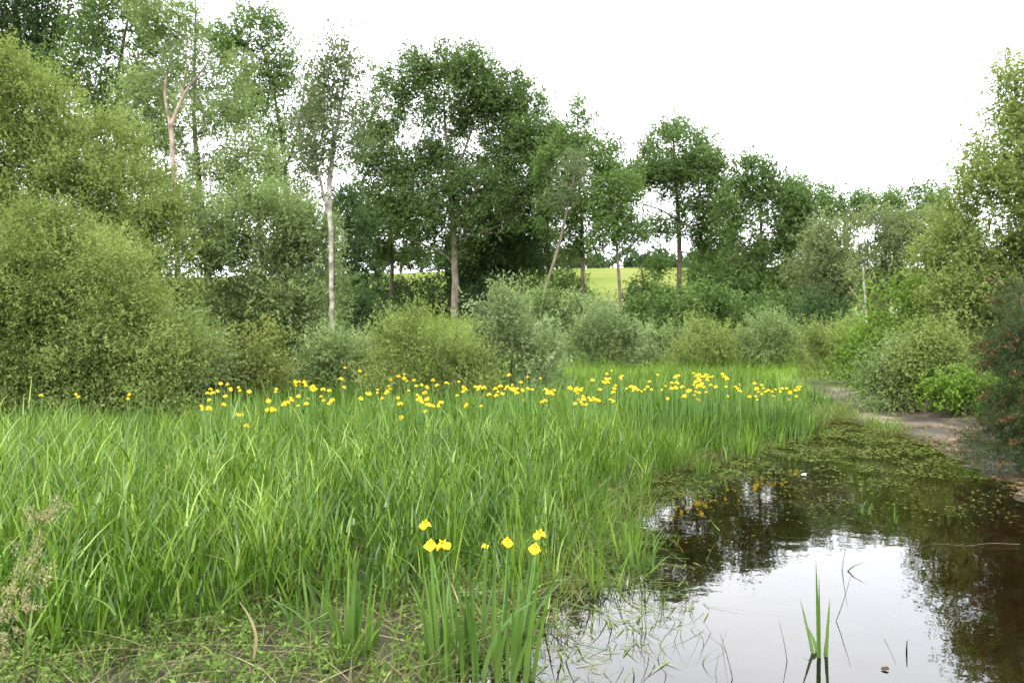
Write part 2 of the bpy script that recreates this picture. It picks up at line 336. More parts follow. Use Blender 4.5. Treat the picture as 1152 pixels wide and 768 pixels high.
# ------------------------------------------------------------------ trees and shrubs
DENS = 1.9
STYLE = {  # leaf length, width, clump spacing, shoot length, (out, up, rnd), leaves per shoot, LAI
    'broad':  dict(l=.135, w=.09, cl=.62, sh=.55, dirw=(.8, .35, .9), k=7, lai=2.5),
    'sallow': dict(l=.075, w=.034, cl=.42, sh=.62, dirw=(.8, .8, .7), k=12, lai=3.0),
    'feather': dict(l=.085, w=.05, cl=.5, sh=.6, dirw=(.5, .1, .9), k=9, lai=1.6),
    'osier':  dict(l=.085, w=.022, cl=.28, sh=.75, dirw=(.6, 1.1, .45), k=16, lai=2.6),
}
def tree(name, label, cat, px, d, lobes, leaf, bark='bark', style='broad', trunk_w=.3, limbs=None, group=None, depth=.8, seed=0, tall=None,
         foliage='crown', wood='trunk', nmax=260000, skirt=None, **over):
    st = dict(STYLE[style]); st.update(over)
    rg = np.random.default_rng(seed * 7 + int(px) + 9000)
    x0 = (px - CX) / FPX * d; base = np.array([x0, d, float(H(x0, d))])
    k = d / FPX
    L = []
    for lb in lobes:
        c = P(lb[0], lb[1], d); grow = 1.14 if foliage == 'crown' else 1.06; rx, rz = lb[2] * k * grow, lb[3] * k * grow; ry = max(rx, rz) * depth
        dy = lb[4] if len(lb) > 4 else rg.uniform(-.45, .45) * ry
        L.append((c + np.array([0, dy, 0]), np.array([rx, ry, rz])))
    if skirt is None: skirt = (foliage == 'foliage') or px in (60, 300, 1120)
    if skirt:
        lo = min(c[0] - r[0] for c, r in L); hi = max(c[0] + r[0] for c, r in L); zl = min(c[2] for c, r in L)
        ns_ = max(2, int((hi - lo) / max(.6, (zl - base[2]) * 1.6)) + 1)
        for xx in np.linspace(lo + (hi - lo) * .16, hi - (hi - lo) * .16, ns_):
            zz = base[2] + max(.2, (zl - base[2]) * .45); rr_ = (hi - lo) / ns_ * .62
            L.append((np.array([xx, d + rg.uniform(-.2, .2) * rr_, zz]), np.array([rr_, rr_ * .9, max(.25, (zl - base[2]) * .62)])))
    area = np.array([math.pi * r[0] * r[2] for _, r in L]); A = area.sum()
    n_t = int(np.clip(A * 2.0 / st['cl'] ** 2, 12, 1700))
    pick = rg.choice(len(L), n_t, p=area / A)
    C = np.array([c for c, _ in L])[pick]; Rr = np.array([r for _, r in L])[pick]
    v = unit(rg.normal(size=(n_t, 3))); rad = rg.uniform(.25, 1, n_t) ** .5
    T = C + v * Rr * rad[:, None] * .93
    outv = unit((T - C) / Rr ** 1.0 + rg.normal(size=(n_t, 3)) * .2)
    ok = T[:, 2] > H(T[:, 0], T[:, 1]) + .12
    T, outv = T[ok], outv[ok]; n_t = len(T)
    # --- wood: explicit limbs then twigs grown to every clump
    acc = Acc(); nodes = []; nrad = []; plen = []
    if limbs is None:
        cc = np.average(np.array([c for c, _ in L]), axis=0, weights=area); top = max(c[2] + r[2] * .3 for c, r in L)
        mid = np.array([cc[0], cc[1], cc[2]])
        p1 = base * .55 + mid * .45 + np.array([rg.uniform(-.2, .2), 0, 0]) * trunk_w * 3
        limbs_w = [[(*(base - [0, 0, .15]), trunk_w / 2 * 1.15), (*(base + (p1 - base) * .12), trunk_w / 2), (*p1, trunk_w * .4), (*mid, trunk_w * .26), (mid[0] + rg.uniform(-.4, .4), mid[1], top, trunk_w * .08)]]
    else:
        limbs_w = []
        for li, lm in enumerate(limbs):
            w_ = [(*(P(q[0], q[1], d) + np.array([0, (q[3] if len(q) > 3 else 0), 0])), q[2] * k * .58) for q in lm]
            if li == 0:
                w0 = w_[0]; w_ = [(w0[0], w0[1], min(base[2], w0[2]) - .15, w0[3] * 1.15)] + w_
            limbs_w.append(w_)
    zmin = min(T[:, 2].min(), base[2] + 1e3)
    for lm in limbs_w:
        q = smooth_line(lm, max(.25, trunk_w)); q[1:-1, :3] += rg.normal(size=(len(q) - 2, 3)) * trunk_w * .03
        V, F = tube(q[:, :3], q[:, 3], 9 if trunk_w > .15 else 6); acc.add(V, F)
        sel = q[:, 2] > zmin - 1.0 if style != 'osier' else q[:, 2] > -9
        for r_ in (q[sel] if sel.any() else q[-2:]):
            nodes.append(r_[:3]); nrad.append(r_[3]); plen.append(np.linalg.norm(r_[:3] - base) * .6)
    N0 = len(nodes); par = [-1] * N0
    cap = N0 + n_t * 4 + 10
    ND = np.zeros((cap, 3)); ND[:N0] = nodes; PL = np.full(cap, 1e9); PL[:N0] = plen; cnt = N0
    start = ND[0]
    order = np.argsort(np.min(np.linalg.norm(T[:, None] - ND[None, :N0:max(1, N0 // 12)], axis=2), axis=1))
    step = st['cl'] * 1.6
    for ti in order:
        t = T[ti]; dd = np.linalg.norm(ND[:cnt] - t, axis=1); pen = np.maximum(ND[:cnt, 2] - t[2], 0) * .6
        j = int(np.argmin(dd + .35 * PL[:cnt] + pen)); a = ND[j]; dist = dd[j]; m_ = min(3, max(1, int(dist / step)))
        prev = j
        for s_ in range(1, m_ + 1):
            f = s_ / m_; q = a + (t - a) * f
            if s_ < m_: q = q + rg.normal(size=3) * dist * .06 + np.array([0, 0, -.06 * dist * f * (1 - f)])
            ND[cnt] = q; PL[cnt] = PL[prev] + dist / m_; par.append(prev); prev = cnt; cnt += 1
    rr = np.zeros(cnt); tip = .004 + d * .00012
    ch = [[] for _ in range(cnt)]
    for i in range(N0, cnt): ch[par[i]].append(i)
    for i in range(cnt - 1, N0 - 1, -1):
        s_ = sum(rr[c] ** 2.2 for c in ch[i]); rr[i] = max(tip, s_ ** (1 / 2.2)) if ch[i] else tip
    mxr = trunk_w * .22
    rr = np.minimum(rr, mxr)
    for i in range(N0):
        for c0 in ch[i]:
            stack = [(i, c0)]
            while stack:
                p_, c_ = stack.pop(); line = [ND[p_]]; rl = [min(rr[c_] * 1.05, nrad[p_] if p_ < N0 else rr[p_])]
                cur = c_
                while True:
                    line.append(ND[cur]); rl.append(rr[cur])
                    if not ch[cur]: rl[-1] *= .6; break
                    big = max(ch[cur], key=lambda z: rr[z])
                    for o_ in ch[cur]:
                        if o_ != big: stack.append((cur, o_))
                    cur = big
                V, F = tube(np.array(line), rl, 4 if max(rl) < .03 else 5); acc.add(V, F)
    # --- leaves along shoots
    la = st['l'] * st['w'] * .5
    nl = min(int(st['lai'] * A / la * DENS), nmax); kk = st['k']; m_ = max(1, int(round(nl / (n_t * kk))))
    wgt = rg.uniform(.45, 1.55, n_t); rep = np.maximum(1, (wgt * m_).round().astype(int))
    idx = np.repeat(np.arange(n_t), rep); ns = len(idx); a_, b_, c_ = st['dirw']
    sdir = unit(outv[idx] * a_ + np.array([0, 0, b_]) + rg.normal(size=(ns, 3)) * c_)
    sp = T[idx] + rg.normal(size=(ns, 3)) * st['cl'] * .42
    SL = st['sh'] * rg.uniform(.5, 1.25, ns)
    u = (np.arange(kk)[None] + rg.uniform(0, 1, (ns, kk))) / kk
    pos = sp[:, None] + sdir[:, None] * (SL[:, None] * (u - .25))[..., None]
    pos[..., 2] -= (u ** 2) * SL[:, None] * .12
    pos = pos.reshape(-1, 3); dirs = np.repeat(sdir, kk, 0)
    rn = rg.normal(size=dirs.shape); ld = unit(dirs * .55 + unit(rn) * .85); nn = unit(rg.normal(size=dirs.shape) + np.array([0, 0, .8]))
    good = pos[:, 2] > np.minimum(base[2], .3) + .03
    pos, ld, nn = pos[good], ld[good], nn[good]
    tint = (.5 + (rg.uniform(-.2, .2, n_t)[idx].repeat(kk) + rg.uniform(-.1, .1, ns).repeat(kk) + rg.uniform(-.13, .13, ns * kk)))[good]
    ln = st['l'] * rg.uniform(.55, 1.2, len(pos)); V, F = kites(pos, ld, nn, ln, ln * st['w'] / st['l'])
    root = empty(name, base); tag(root, label, cat, group)
    WV, WF = acc.get()
    mesh_obj(wood, WV - base, WF, M[bark], root, True)
    mesh_obj(foliage, V - base, F, M[leaf], root, False, {'tint': tint})
    return root, T, outv, base

build_ground(); build_water()

BT = 'trees along the far edge of the marsh'
tree('oak_tree', 'tall dark tree cut by the corner of the frame above the big willow', 'tree', 12, 35,
     [(10, 25, 60, 45), (65, 8, 50, 40), (62, 75, 42, 40), (-50, 50, 60, 70), (20, 90, 50, 35), (20, -50, 60, 40)], 'dark', trunk_w=.5, lai=2.2, seed=1, limbs=[[(10, 300, 6), (13, 150, 6), (17, 60, 5), (22, 0, 4), (25, -50, 2)]])
tree('oak_tree', 'tall tree with reddish-brown trunk between the corner tree and the pink forked tree', 'tree', 135, 33,
     [(125, 20, 48, 42), (168, 65, 40, 42), (108, 85, 38, 42), (150, 130, 48, 38), (120, 160, 40, 30), (140, -45, 55, 35)], 'oak', trunk_w=.45, lai=2.0, seed=2,
     limbs=[[(136, 300, 5.5), (135, 150, 5.5), (133, 105, 4.5), (138, 60, 3.2), (150, 10, 2), (152, -40, 1)], [(135, 110, 3), (150, 75, 2), (172, 45, 1)]])
tree('ash_tree', 'grey-green open-crowned tree rising behind the pink forked trunk', 'tree', 240, 30,
     [(205, 35, 36, 32), (248, 95, 30, 45), (255, 165, 42, 45), (172, 185, 40, 40), (222, 215, 45, 40), (215, 140, 34, 40), (165, 110, 30, 35), (285, 200, 28, 40), (180, 10, 30, 25)], 'sallow2', trunk_w=.3, lai=1.7, l=.12, w=.06, seed=3, bark='twig')
tree('dead_topped_birch', 'bare pinkish tree trunk forking into short broken limbs', 'tree', 196, 26,
     [(215, 58, 26, 22), (238, 84, 18, 14), (184, 78, 16, 18), (222, 105, 14, 12)], 'birch', bark='pinkbark', style='feather', lai=1.0, trunk_w=.2, seed=4,
     limbs=[[(201, 330, 5), (198, 230, 4.8), (196, 175, 4.5), (193, 140, 4.5)], [(193, 142, 3), (188, 118, 2.8), (186, 100, 2.4), (190, 84, 1.4)],
            [(194, 143, 3.8), (204, 116, 3.4), (214, 98, 2.6), (226, 86, 2), (236, 72, 1.2)], [(208, 108, 2.2), (207, 92, 2), (213, 78, 1.5), (211, 50, .8)]])
tree('oak_tree', 'tall narrow dark green tree with sky showing through, standing beside the white-stemmed birch', 'tree', 318, 41,
     [(284, 34, 34, 28), (262, 62, 20, 26), (318, 62, 26, 30), (340, 105, 20, 40), (300, 140, 30, 40), (330, 185, 28, 40), (275, 110, 20, 30), (296, 90, 24, 24)], 'ash', trunk_w=.35, lai=2.2, seed=5, cl=.8,
     limbs=[[(330, 380, 4), (326, 250, 4), (320, 170, 3.4), (310, 110, 2.6), (298, 60, 1.8), (288, 25, .8)], [(322, 190, 2.6), (336, 150, 2), (344, 100, 1)], [(300, 70, 1.5), (275, 62, 1)]])
tree('birch_tree', 'slender birch with several whitish stems and thin grey-green foliage', 'tree', 373, 18.6,
     [(380, 72, 28, 30), (402, 125, 20, 32), (352, 105, 20, 36), (378, 150, 26, 30), (358, 175, 20, 24), (395, 82, 20, 26)], 'birch', bark='whitebark', style='feather', lai=1.5, trunk_w=.26, seed=6,
     limbs=[[(374, 410, 4.4), (373, 340, 4.4), (372, 240, 4.2), (370, 200, 4.2), (378, 150, 3.4), (387, 105, 2.6), (394, 60, 1.4)],
            [(371, 245, 3.2), (362, 205, 3), (352, 170, 2.4), (346, 150, 1.5)], [(371, 215, 3.4), (377, 170, 2.8), (373, 120, 2), (369, 75, 1)]])
OL = [(510, 78, 36, 24), (460, 92, 32, 24), (556, 98, 34, 26), (600, 138, 26, 34), (428, 135, 24, 34), (500, 120, 50, 30), (455, 165, 45, 34), (548, 165, 45, 34), (600, 195, 30, 32), (420, 205, 30, 30),
      (500, 190, 30, 26), (490, 235, 50, 26), (430, 248, 34, 22), (545, 250, 36, 22), (402, 262, 20, 16), (520, 280, 26, 12), (470, 215, 40, 26), (540, 215, 40, 26), (500, 180, 34, 24), (570, 140, 26, 26), (445, 190, 34, 26), (612, 168, 24, 32), (592, 112, 20, 18), (415, 165, 20, 30), (480, 76, 30, 20), (536, 82, 32, 22), (575, 112, 26, 22), (590, 165, 34, 34), (445, 112, 24, 20), (525, 110, 40, 26)]
tree('oak_tree', 'biggest broad oak with a stout pale brown trunk behind the marsh bushes', 'tree', 512, 45, OL, 'oak', bark='oakbark', trunk_w=.68, lai=2.1, seed=7, cl=.75,
     limbs=[[(511, 385, 8), (512, 330, 7.2), (511, 280, 6.5), (510, 240, 5.6), (505, 200, 4.2), (500, 150, 2.8), (500, 90, 1.2)], [(510, 250, 3.6), (535, 218, 3), (560, 175, 2), (578, 125, 1)],
            [(509, 238, 3.6), (475, 205, 2.8), (445, 165, 1.8), (432, 130, 1)], [(511, 272, 2.8), (545, 262, 2), (590, 240, 1.2)], [(511, 296, 2.6), (490, 278, 2.2), (455, 268, 1.6), (420, 262, 1)], [(507, 210, 2.6), (530, 150, 2), (545, 100, 1)]])
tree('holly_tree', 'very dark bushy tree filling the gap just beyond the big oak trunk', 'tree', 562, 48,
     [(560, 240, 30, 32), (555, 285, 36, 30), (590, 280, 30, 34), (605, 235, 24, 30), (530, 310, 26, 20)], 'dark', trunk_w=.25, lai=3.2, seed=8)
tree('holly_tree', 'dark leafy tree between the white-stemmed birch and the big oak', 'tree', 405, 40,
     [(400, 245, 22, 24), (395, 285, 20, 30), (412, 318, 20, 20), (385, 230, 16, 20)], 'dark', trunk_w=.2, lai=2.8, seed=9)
tree('ash_tree', 'pointed green tree immediately beside the big oak, with a dark upright trunk', 'tree', 655, 42,
     [(650, 148, 20, 24), (625, 185, 24, 26), (672, 185, 24, 28), (650, 222, 30, 26), (692, 215, 24, 26), (628, 245, 24, 24), (652, 125, 8, 12), (668, 250, 26, 22), (640, 275, 20, 16)], 'ash', trunk_w=.35, lai=2.8, seed=10,
     limbs=[[(656, 345, 4), (655, 300, 4), (654, 240, 3.4), (650, 190, 2.4), (650, 130, 1)]])
tree('leaning_birch', 'thin leaning tree with a pale brown trunk crossing the gap beside the big oak', 'tree', 612, 39,
     [(640, 205, 20, 24), (652, 185, 14, 16), (628, 225, 12, 14)], 'birch', bark='oakbark', style='feather', lai=1.2, trunk_w=.2, seed=11, l=.13, w=.07,
     limbs=[[(608, 350, 3), (614, 322, 3), (628, 280, 2.8), (638, 235, 2.2), (648, 190, 1.2)]])
tree('ivy_clad_tree', 'slender tree with ivy round its trunk in front of the yellow field', 'tree', 697, 39,
     [(690, 240, 22, 18), (706, 268, 18, 12), (680, 225, 18, 20), (705, 200, 16, 20), (696, 305, 4, 20), (676, 268, 16, 12), (712, 240, 16, 22)], 'ash', trunk_w=.2, lai=2.4, seed=12, depth=.6,
     limbs=[[(698, 345, 3.2), (696, 310, 3), (693, 270, 2.6), (690, 240, 2), (692, 205, 1)], [(695, 290, 1.6), (715, 272, 1.2)]])
tree('oak_tree', 'round-topped oak with wide gaps of sky under its lower branches', 'tree', 764, 45,
     [(755, 158, 34, 20), (732, 185, 24, 20), (785, 180, 26, 24), (760, 205, 40, 18), (728, 232, 20, 12), (795, 225, 24, 16), (738, 262, 30, 9), (805, 200, 18, 22), (772, 240, 26, 12), (752, 180, 40, 26), (800, 262, 24, 18), (712, 200, 12, 18)], 'oak', trunk_w=.45, lai=2.8, seed=13, cl=.75,
     limbs=[[(764, 345, 5), (764, 290, 4.8), (763, 245, 4.2), (760, 200, 3), (756, 150, 1.2)], [(763, 250, 2.2), (745, 235, 1.8), (722, 230, 1)], [(763, 262, 2), (745, 262, 1.4), (720, 262, .8)], [(763, 240, 2.4), (785, 220, 1.6), (800, 205, 1)]])
tree('oak_tree', 'dense spreading oak with a pale slanting bough, beside the round-topped oak', 'tree', 852, 41,
     [(843, 198, 26, 16), (872, 225, 28, 24), (832, 228, 22, 24), (855, 262, 42, 24), (885, 285, 34, 28), (838, 305, 26, 20), (858, 325, 44, 24), (900, 250, 16, 22), (822, 330, 24, 24)], 'oak', trunk_w=.4, lai=2.6, seed=14,
     limbs=[[(856, 365, 5), (855, 320, 4.5), (856, 270, 3.5), (855, 220, 2)], [(818, 296, 2.2), (835, 276, 2), (850, 262, 1.4)]])
for i, (px, lb, lab) in enumerate([
        (440, [(430, 235, 34, 26), (452, 270, 34, 24), (412, 275, 26, 26), (470, 245, 28, 22)], 'shaded tree whose crown shows between the dark leafy tree and the big oak'),
        (535, [(535, 215, 30, 26), (520, 262, 34, 28), (548, 300, 30, 24), (575, 210, 26, 26)], 'shaded tree directly behind the trunk of the big oak'),
        (628, [(600, 262, 28, 26), (636, 165, 22, 24), (632, 285, 24, 22), (622, 225, 26, 26), (590, 305, 26, 20)], 'shaded tree behind the leaning birch'),
        (812, [(815, 265, 24, 26), (800, 300, 28, 28), (828, 235, 22, 24), (825, 325, 26, 22)], 'shaded tree between the round-topped oak and the spreading oak'),
        (905, [(905, 285, 24, 28), (915, 325, 26, 26), (895, 255, 20, 20)], 'shaded tree between the spreading oak and the pale willows'),
        (722, [(722, 325, 18, 18), (735, 300, 12, 12)], 'small leafy tree between the ivy-clad tree and the round-topped oak')]):
    tree('ash_tree', lab, 'tree', px, 50, lb, ('oak', 'dark', 'oak', 'ash', 'dark', 'ash')[i], trunk_w=.3, lai=2.4, seed=200 + i, group='shaded trees in the second row', cl=.75)
for i, (px, lb, lab, dd) in enumerate([
        (915, [(912, 222, 26, 14), (905, 248, 22, 18)], 'dark treetop showing next to the spreading oak', 40), (955, [(948, 226, 24, 15), (968, 240, 22, 18), (930, 238, 18, 14)], 'dark treetop above the first pale olive willow', 41),
        (990, [(990, 236, 22, 16), (1008, 234, 18, 16)], 'small treetop at the lowest dip of the skyline', 42), (1050, [(1052, 222, 30, 15), (1035, 240, 24, 16), (1075, 240, 20, 20)], 'rounded treetop touching the tall yellow-green willow', 39),
        (895, [(880, 218, 20, 16), (895, 226, 16, 16), (890, 245, 16, 16)], 'treetop half hidden by the spreading oak', 43)]):
    tree('skyline_tree', lab, 'tree', px, dd, lb, 'oak', trunk_w=.4, lai=2.6, seed=20 + i, group=BT)
tree('willow_tree', 'pale olive willow under the dip in the skyline, next to the spreading oak', 'tree', 935, 34,
     [(935, 272, 34, 24), (918, 308, 28, 26), (950, 310, 32, 28), (935, 340, 36, 20)], 'pale', style='sallow', l=.13, w=.055, cl=.55, trunk_w=.2, seed=30, lai=2.8)
tree('willow_tree', 'pale olive willow with a thin grey upright stem in front of it', 'tree', 990, 31,
     [(985, 262, 30, 24), (1015, 258, 28, 20), (990, 302, 34, 30), (1032, 295, 32, 30), (1035, 262, 22, 24), (1000, 340, 30, 24)], 'pale', style='sallow', l=.12, w=.05, cl=.5, trunk_w=.2, seed=31, lai=2.8)
tree('dead_birch', 'thin grey-white dead stem with a crooked bough in front of the pale willow', 'tree', 973, 26, [(972, 300, 6, 6), (985, 322, 6, 5)], 'pale', style='feather', lai=.4, bark='whitebark', trunk_w=.1, seed=32,
     limbs=[[(975, 385, 2.2), (974, 345, 2), (971, 318, 1.4), (970, 296, .8)], [(974, 350, 1.4), (964, 333, 1.2), (955, 322, .8)]])

# big willows at the sides
tree('willow_tree', 'huge yellow-green willow filling the side of the picture above the rounded bush', 'tree', 60, 18,
     [(35, 125, 55, 50), (100, 185, 60, 52), (15, 195, 62, 62), (150, 232, 48, 46), (70, 280, 80, 60), (170, 290, 44, 50), (-65, 150, 65, 85), (10, 88, 36, 26), (185, 345, 38, 52), (-60, 290, 70, 80)],
     'sallow', bark='twig', style='sallow', trunk_w=.35, seed=40, nmax=420000, lai=3.2)
tree('willow_bush', 'large rounded willow bush whose dark skirt meets the irises at the edge of the marsh', 'bush', 60, 13.5,
     [(50, 300, 76, 55), (75, 285, 50, 38), (60, 330, 60, 40), (118, 345, 66, 58), (15, 360, 80, 75), (158, 378, 50, 50), (90, 415, 84, 42), (-70, 330, 80, 100), (190, 395, 36, 40), (20, 420, 60, 40)],
     'sallow', bark='twig', style='sallow', trunk_w=.22, seed=41, nmax=560000, lai=3.2, l=.058, w=.026, cl=.34, foliage='foliage', wood='stem')
tree('willow_tree', 'rounded willow with a bright silvery-green top in front of the white-stemmed birch', 'tree', 300, 20,
     [(300, 265, 55, 42), (342, 262, 34, 40), (262, 300, 42, 50), (322, 335, 50, 55), (235, 262, 30, 36), (288, 222, 32, 20), (280, 360, 46, 40), (355, 320, 22, 50)],
     'sallow2', bark='twig', style='sallow', trunk_w=.3, seed=42, nmax=300000, lai=3.0, l=.09, w=.042)
tree('guelder_rose_bush', 'low yellowish-leaved bush at the foot of the silvery-topped willow', 'bush', 265, 15.5,
     [(265, 385, 36, 22), (288, 400, 26, 20), (240, 405, 26, 24)], 'yellowish', bark='twig', style='sallow', trunk_w=.08, seed=43, l=.08, w=.05, foliage='foliage', wood='stem', lai=2.0)
tree('willow_bush', 'narrow grey-green bush squeezed between the rounded willow bush and the yellowish bush', 'bush', 215, 14.6,
     [(212, 392, 28, 38), (222, 425, 26, 24)], 'sallow2', bark='twig', style='sallow', trunk_w=.08, seed=44, foliage='foliage', wood='stem')
tree('willow_tree', 'tall yellow-green willow leaning in over the muddy path', 'tree', 1120, 17.5,
     [(1142, 105, 28, 34), (1112, 168, 28, 28), (1092, 218, 28, 28), (1145, 215, 50, 50), (1072, 258, 26, 24), (1100, 298, 52, 42), (1160, 330, 64, 60), (1078, 335, 36, 34), (1190, 140, 50, 70), (1200, 255, 70, 80), (1090, 375, 36, 26), (1140, 400, 50, 40)],
     'olive', bark='twig', style='sallow', trunk_w=.35, seed=45, nmax=420000, lai=3.0, l=.085, w=.04)
tree('hawthorn_bush', 'bright lime-green bush reaching out below the tall willow by the path', 'bush', 1012, 19,
     [(1000, 332, 28, 18), (1022, 358, 32, 24), (990, 372, 24, 18), (1040, 328, 20, 14)], 'bright', bark='twig', trunk_w=.12, seed=46, l=.10, w=.065, cl=.4, lai=2.2, foliage='foliage', wood='stem', sh=.7)

G2 = 'willow bushes round the far side of the marsh'
for i, (nm, lab, px, d, lb, lf, ov) in enumerate([
    ('willow_bush', 'yellow-green dome-shaped bush with upright twigs standing in the marsh below the oak trunk', 480, 16, [(480, 390, 44, 26), (452, 382, 26, 22), (512, 400, 28, 22), (472, 366, 20, 10)], 'olive', dict(style='osier')),
    ('willow_bush', 'silver-tipped bush with pale shoots beside the dome-shaped yellow-green bush', 573, 17, [(573, 380, 38, 26), (562, 352, 22, 16), (594, 394, 30, 24), (546, 372, 18, 18)], 'silver', dict(style='osier', l=.10, w=.035)),
    ('willow_bush', 'small rounded grey-green bush past the silver-tipped bush', 683, 27, [(683, 367, 29, 17), (664, 377, 20, 11), (703, 378, 22, 11)], 'silver', dict(style='osier', l=.11, w=.04, cl=.38)),
    ('willow_bush', 'low green bush in line after the small rounded grey-green bush', 742, 29, [(742, 375, 20, 12), (760, 381, 14, 9)], 'sallow2', dict(style='osier', l=.12, w=.045, cl=.4)),
    ('willow_bush', 'pale low bush below the round-topped oak, behind the thickest iris flowers', 792, 26, [(790, 382, 24, 14), (806, 387, 16, 11)], 'olive', dict(style='osier', l=.10, w=.035, cl=.38)),
    ('willow_bush', 'wide grey-green bush below the spreading oak', 866, 27, [(862, 378, 26, 17), (888, 382, 24, 15), (850, 388, 18, 10)], 'sallow2', dict(style='osier', l=.10, w=.035, cl=.38)),
    ('willow_bush', 'yellow-green bush with fine twigs at the far end of the muddy path', 955, 23, [(958, 388, 30, 20), (930, 388, 24, 16), (980, 396, 20, 14)], 'olive', dict(style='osier', l=.09, w=.03, cl=.34)),
    ('willow_bush', 'dark-bottomed low bush overhanging the sandy bend of the path', 1005, 17, [(1003, 425, 26, 19), (1030, 402, 26, 20), (1018, 415, 26, 20)], 'sallow2', dict(style='sallow', l=.07, w=.03, cl=.34)),
    ('willow_bush', 'grey-green bush between the birch foot and the dome-shaped yellow-green bush', 385, 17.6, [(385, 395, 30, 24), (360, 400, 22, 22), (408, 402, 22, 18)], 'sallow2', dict(style='sallow', l=.085, w=.035)),
    ('elder_bush', 'mid-green bush at the foot of the ivy-clad tree', 735, 35, [(735, 340, 26, 18), (752, 352, 26, 16), (720, 358, 22, 12)], 'ash', {}),
    ('elder_bush', 'green thicket bush behind the silver-tipped bush, below the leaning birch', 622, 34, [(622, 348, 30, 18), (650, 342, 26, 16), (600, 362, 22, 12), (670, 352, 22, 12)], 'sallow2', dict(l=.14, w=.07)),
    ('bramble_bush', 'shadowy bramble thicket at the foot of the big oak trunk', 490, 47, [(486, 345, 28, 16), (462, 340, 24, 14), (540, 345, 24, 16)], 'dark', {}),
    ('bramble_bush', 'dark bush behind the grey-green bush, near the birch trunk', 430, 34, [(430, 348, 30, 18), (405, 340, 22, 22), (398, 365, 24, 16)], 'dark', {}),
    ('elder_bush', 'dark green bush under the round-topped oak', 795, 34, [(795, 342, 28, 18), (815, 355, 26, 16), (775, 355, 18, 12)], 'ash', {}),
    ('elder_bush', 'dull green bush below the spreading oak trunk', 858, 33, [(858, 352, 32, 16), (880, 360, 22, 14)], 'oak', {}),
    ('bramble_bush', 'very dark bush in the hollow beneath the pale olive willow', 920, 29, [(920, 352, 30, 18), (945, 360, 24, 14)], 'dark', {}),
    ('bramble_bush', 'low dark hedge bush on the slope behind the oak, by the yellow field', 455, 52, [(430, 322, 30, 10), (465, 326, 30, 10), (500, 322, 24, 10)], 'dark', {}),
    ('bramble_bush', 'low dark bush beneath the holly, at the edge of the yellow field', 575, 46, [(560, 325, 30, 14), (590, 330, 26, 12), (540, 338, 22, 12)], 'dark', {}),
    ('elder_bush', 'bush on the slope between the leaning birch and the pointed tree', 632, 43, [(632, 325, 20, 14), (648, 330, 14, 12)], 'ash', {}),
    ('elder_bush', 'bush on the slope just past the ivy-clad tree, with the yellow field behind', 728, 43, [(728, 322, 16, 12), (742, 326, 14, 14)], 'oak', {}),
    ('elder_bush', 'leafy bush filling the space between the round-topped oak and its spreading neighbour', 790, 43, [(790, 312, 20, 18), (806, 320, 16, 18)], 'ash', {}),
    ('nettle_bed', 'bright green leafy mound beside the path below the tall leaning willow', 1085, 15.5, [(1080, 432, 32, 14), (1108, 438, 26, 18), (1060, 438, 18, 9)], 'bright', dict(l=.08, w=.05, cl=.3, sh=.35, lai=2.6)),
    ('sapling', 'yellowish leafy sapling at the fringe of the lime-green bush', 1040, 16.5, [(1045, 385, 22, 20), (1062, 400, 20, 18)], 'olive', dict(style='sallow')),
    ]):
    tree(nm, lab, 'bush' if 'bush' in nm else nm.replace('_', ' '), px, d, lb, lf, 'twig', trunk_w=.08 if d < 30 else .14, seed=60 + i, foliage='foliage', wood='stem', group=G2 if nm == 'willow_bush' else None, **{**dict(style='broad'), **ov})

# far field trees
for i, (px, py, rx, ry, d) in enumerate([(600, 292, 18, 8, 105), (632, 290, 16, 8, 112), (575, 288, 20, 9, 108), (672, 296, 14, 6, 118), (716, 298, 12, 5, 116), (742, 292, 12, 7, 104), (788, 292, 20, 9, 100), (450, 284, 30, 10, 112), (500, 286, 26, 9, 118), (545, 284, 22, 10, 110), (830, 290, 26, 12, 104)] + [(430 + 21 * q, 291 + (q * 7) % 5 + (3 if q > 13 else 0), 15, 8 + (q * 5) % 4, 106 + (q * 3) % 7) for q in range(21)]):
    tree('hedgerow_tree', 'distant blue-green tree along the top of the yellow field', 'tree', px, d, [(px, py, rx, ry), (px + rx * .4, py + 3, rx * .6, ry * .8)], 'far', trunk_w=.4, seed=100 + i, group='trees along the top of the field', l=.4, w=.28, cl=1.1, sh=.9, lai=2.4)
# leafy limbs off-frame on each side so the place goes on
tree('willow_tree', 'willow continuing the thicket outside the frame beside the huge willow', 'tree', -160, 17, [(-170, 200, 90, 110), (-150, 350, 90, 90)], 'sallow', bark='twig', style='sallow', trunk_w=.3, seed=130, l=.12, w=.055, nmax=60000)

